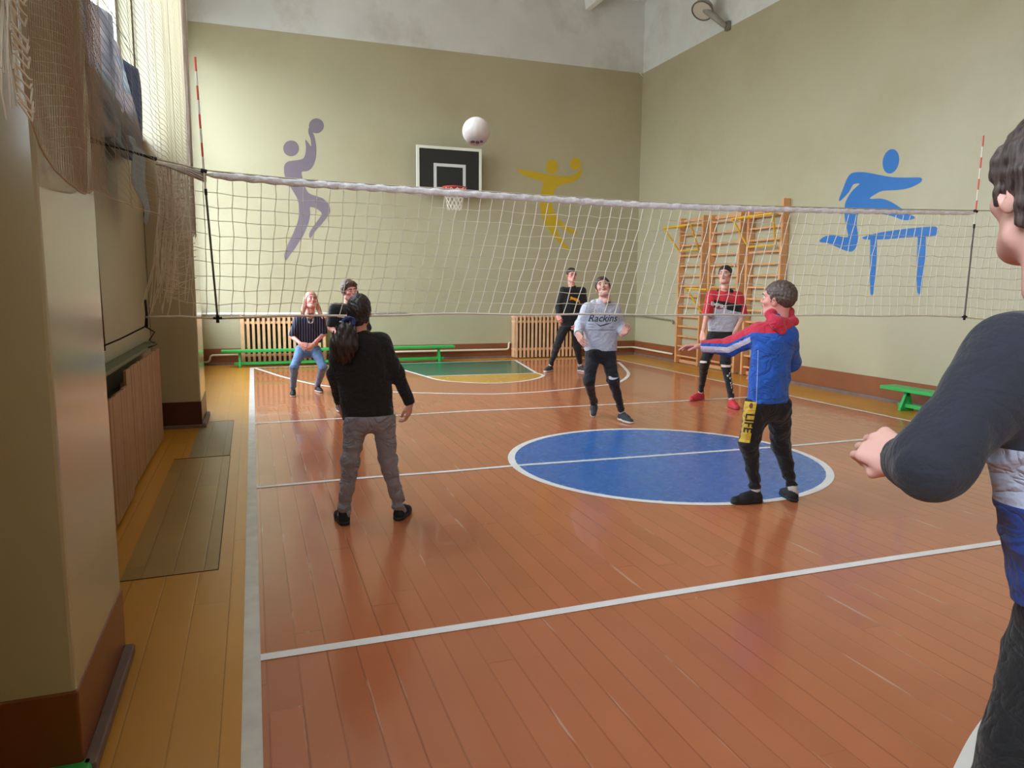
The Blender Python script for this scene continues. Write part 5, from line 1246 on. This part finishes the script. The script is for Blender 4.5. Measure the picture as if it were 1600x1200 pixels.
decal('panel_badge', [tri_poly(circ(0, 0, .012, .020))], bv, kc+ud*.122, rt, ud, mat('maroon_print', (110, 40, 40), .7), p.root, .006)
KB = mat('black_knit_shoe', (26, 26, 30), .75, .1, 30)
p.shoe('anA', (-1, .12), .0, KB, BSOLE, 1.0); p.shoe('anB', (.25, .9), .0, KB, BSOLE, .95)
for a in ('anA', 'anB'): p.sock(a, mat('white_sock', (206, 196, 190)), .036, -.04, .03)

# ---------------------------------------------------------------- near player at the right edge
p = Person('person nearest the camera at the right edge, dark jacket with pale grey and blue panels', .92, 1.86, (1.42, .90), (-.05, 1))
p.j(shA=(1582, 556, .0), shB=(1900, 590, -.05), elA=(1456, 722, .02), elB=(1960, 800, .15), wrA=(1416, 722, .22), wrB=(1850, 760, .30), hipA=(1685, 985, .0), hipB=(1800, 985, .0))
p.J['shB'] = np.array((1.66, .87, 1.44)); p.J['elB'] = np.array((1.84, .93, 1.14)); p.J['wrB'] = np.array((1.90, 1.08, .95))
for q, (x_, y_) in {'A': (1.43, .93), 'B': (1.66, .90)}.items():
    p.J['kn'+q] = np.array((x_-.01, y_+.03, .52)); p.J['an'+q] = np.array((x_, y_, .09))
0 and print('FG', {k_: tuple(np.round(v_, 2)) for k_, v_ in p.J.items()})
p.body((1652, 298, .03), (.36, 1, .03), (0, -.02, 1), skin('light_near_skin', (238, 184, 170)), [(True, 1.35, (-.12, 1, .28), (-.8, -.2, .6)), (False, .5, (0, .4, -1), (.9, .2, 0))], hs=1.07, h=.009)
def shaggy(H):
    for i in range(9):
        a = -1.3+i*.33; H.cone((.068*math.sin(a), -.07*math.cos(a)-.01, .03), (.070*math.sin(a), -.080*math.cos(a)-.012, -.05), .022, .012, .02)
    for sd in (-1, 1): H.cone((sd*.072, .035, .05), (sd*.079, .022, -.020), .016, .005, .015); H.cone((sd*.074, -.01, .06), (sd*.080, -.002, .028), .016, .010, .015)
p.hair(hair_mat('near_dark_hair', (40, 30, 30), (104, 88, 84), (40, 40, 6)), 'short', shaggy, vol=.013, line=(.066, -.08), h=.0035)
DN = cloth('dark_navy_cloth', (38, 40, 52), .05, .25, .2); LG = cloth('pale_grey_blue_cloth', (178, 184, 206)); BL = cloth('blue_panel_cloth', (34, 62, 140))
za, zb_, zc = atY(1580, 700, .9).z, atY(1560, 797, .9).z, atY(1580, 965, .9).z
J = p.J
def torso_only(X, Y, Z): 
    P_ = np.stack([X, Y, Z], -1); d_ = 1e9
    for a, b in ((J['shA'], J['elA']), (J['elA'], J['wrA'])):
        ba = b-a; t_ = np.clip(((P_-a)@ba)/(ba@ba), 0, 1); d_ = np.minimum(d_, np.linalg.norm(P_-a-t_[..., None]*ba, axis=-1))
    return d_ > .078
p.top('jacket', DN, zc, loose=1.10, wr=.004, h=.005, mats=[DN, LG, BL], colors=[(1, lambda X, Y, Z: (Z < za) & torso_only(X, Y, Z)), (2, lambda X, Y, Z: (Z < zb_) & torso_only(X, Y, Z))], split=[((0, 0, za), (0, 0, 1)), ((0, 0, zb_), (0, 0, 1))], collar=.30, armr=1.05, hemtilt=(0, 0), cuffr=1.1)
p.legs('trousers', BLK2, zc+.05, 1.12, h=.008, wr=.004, fold=.8)
p.shoe('anA', (-.1, 1), 0, KB, BSOLE); p.shoe('anB', (.1, 1), 0, KB, BSOLE)
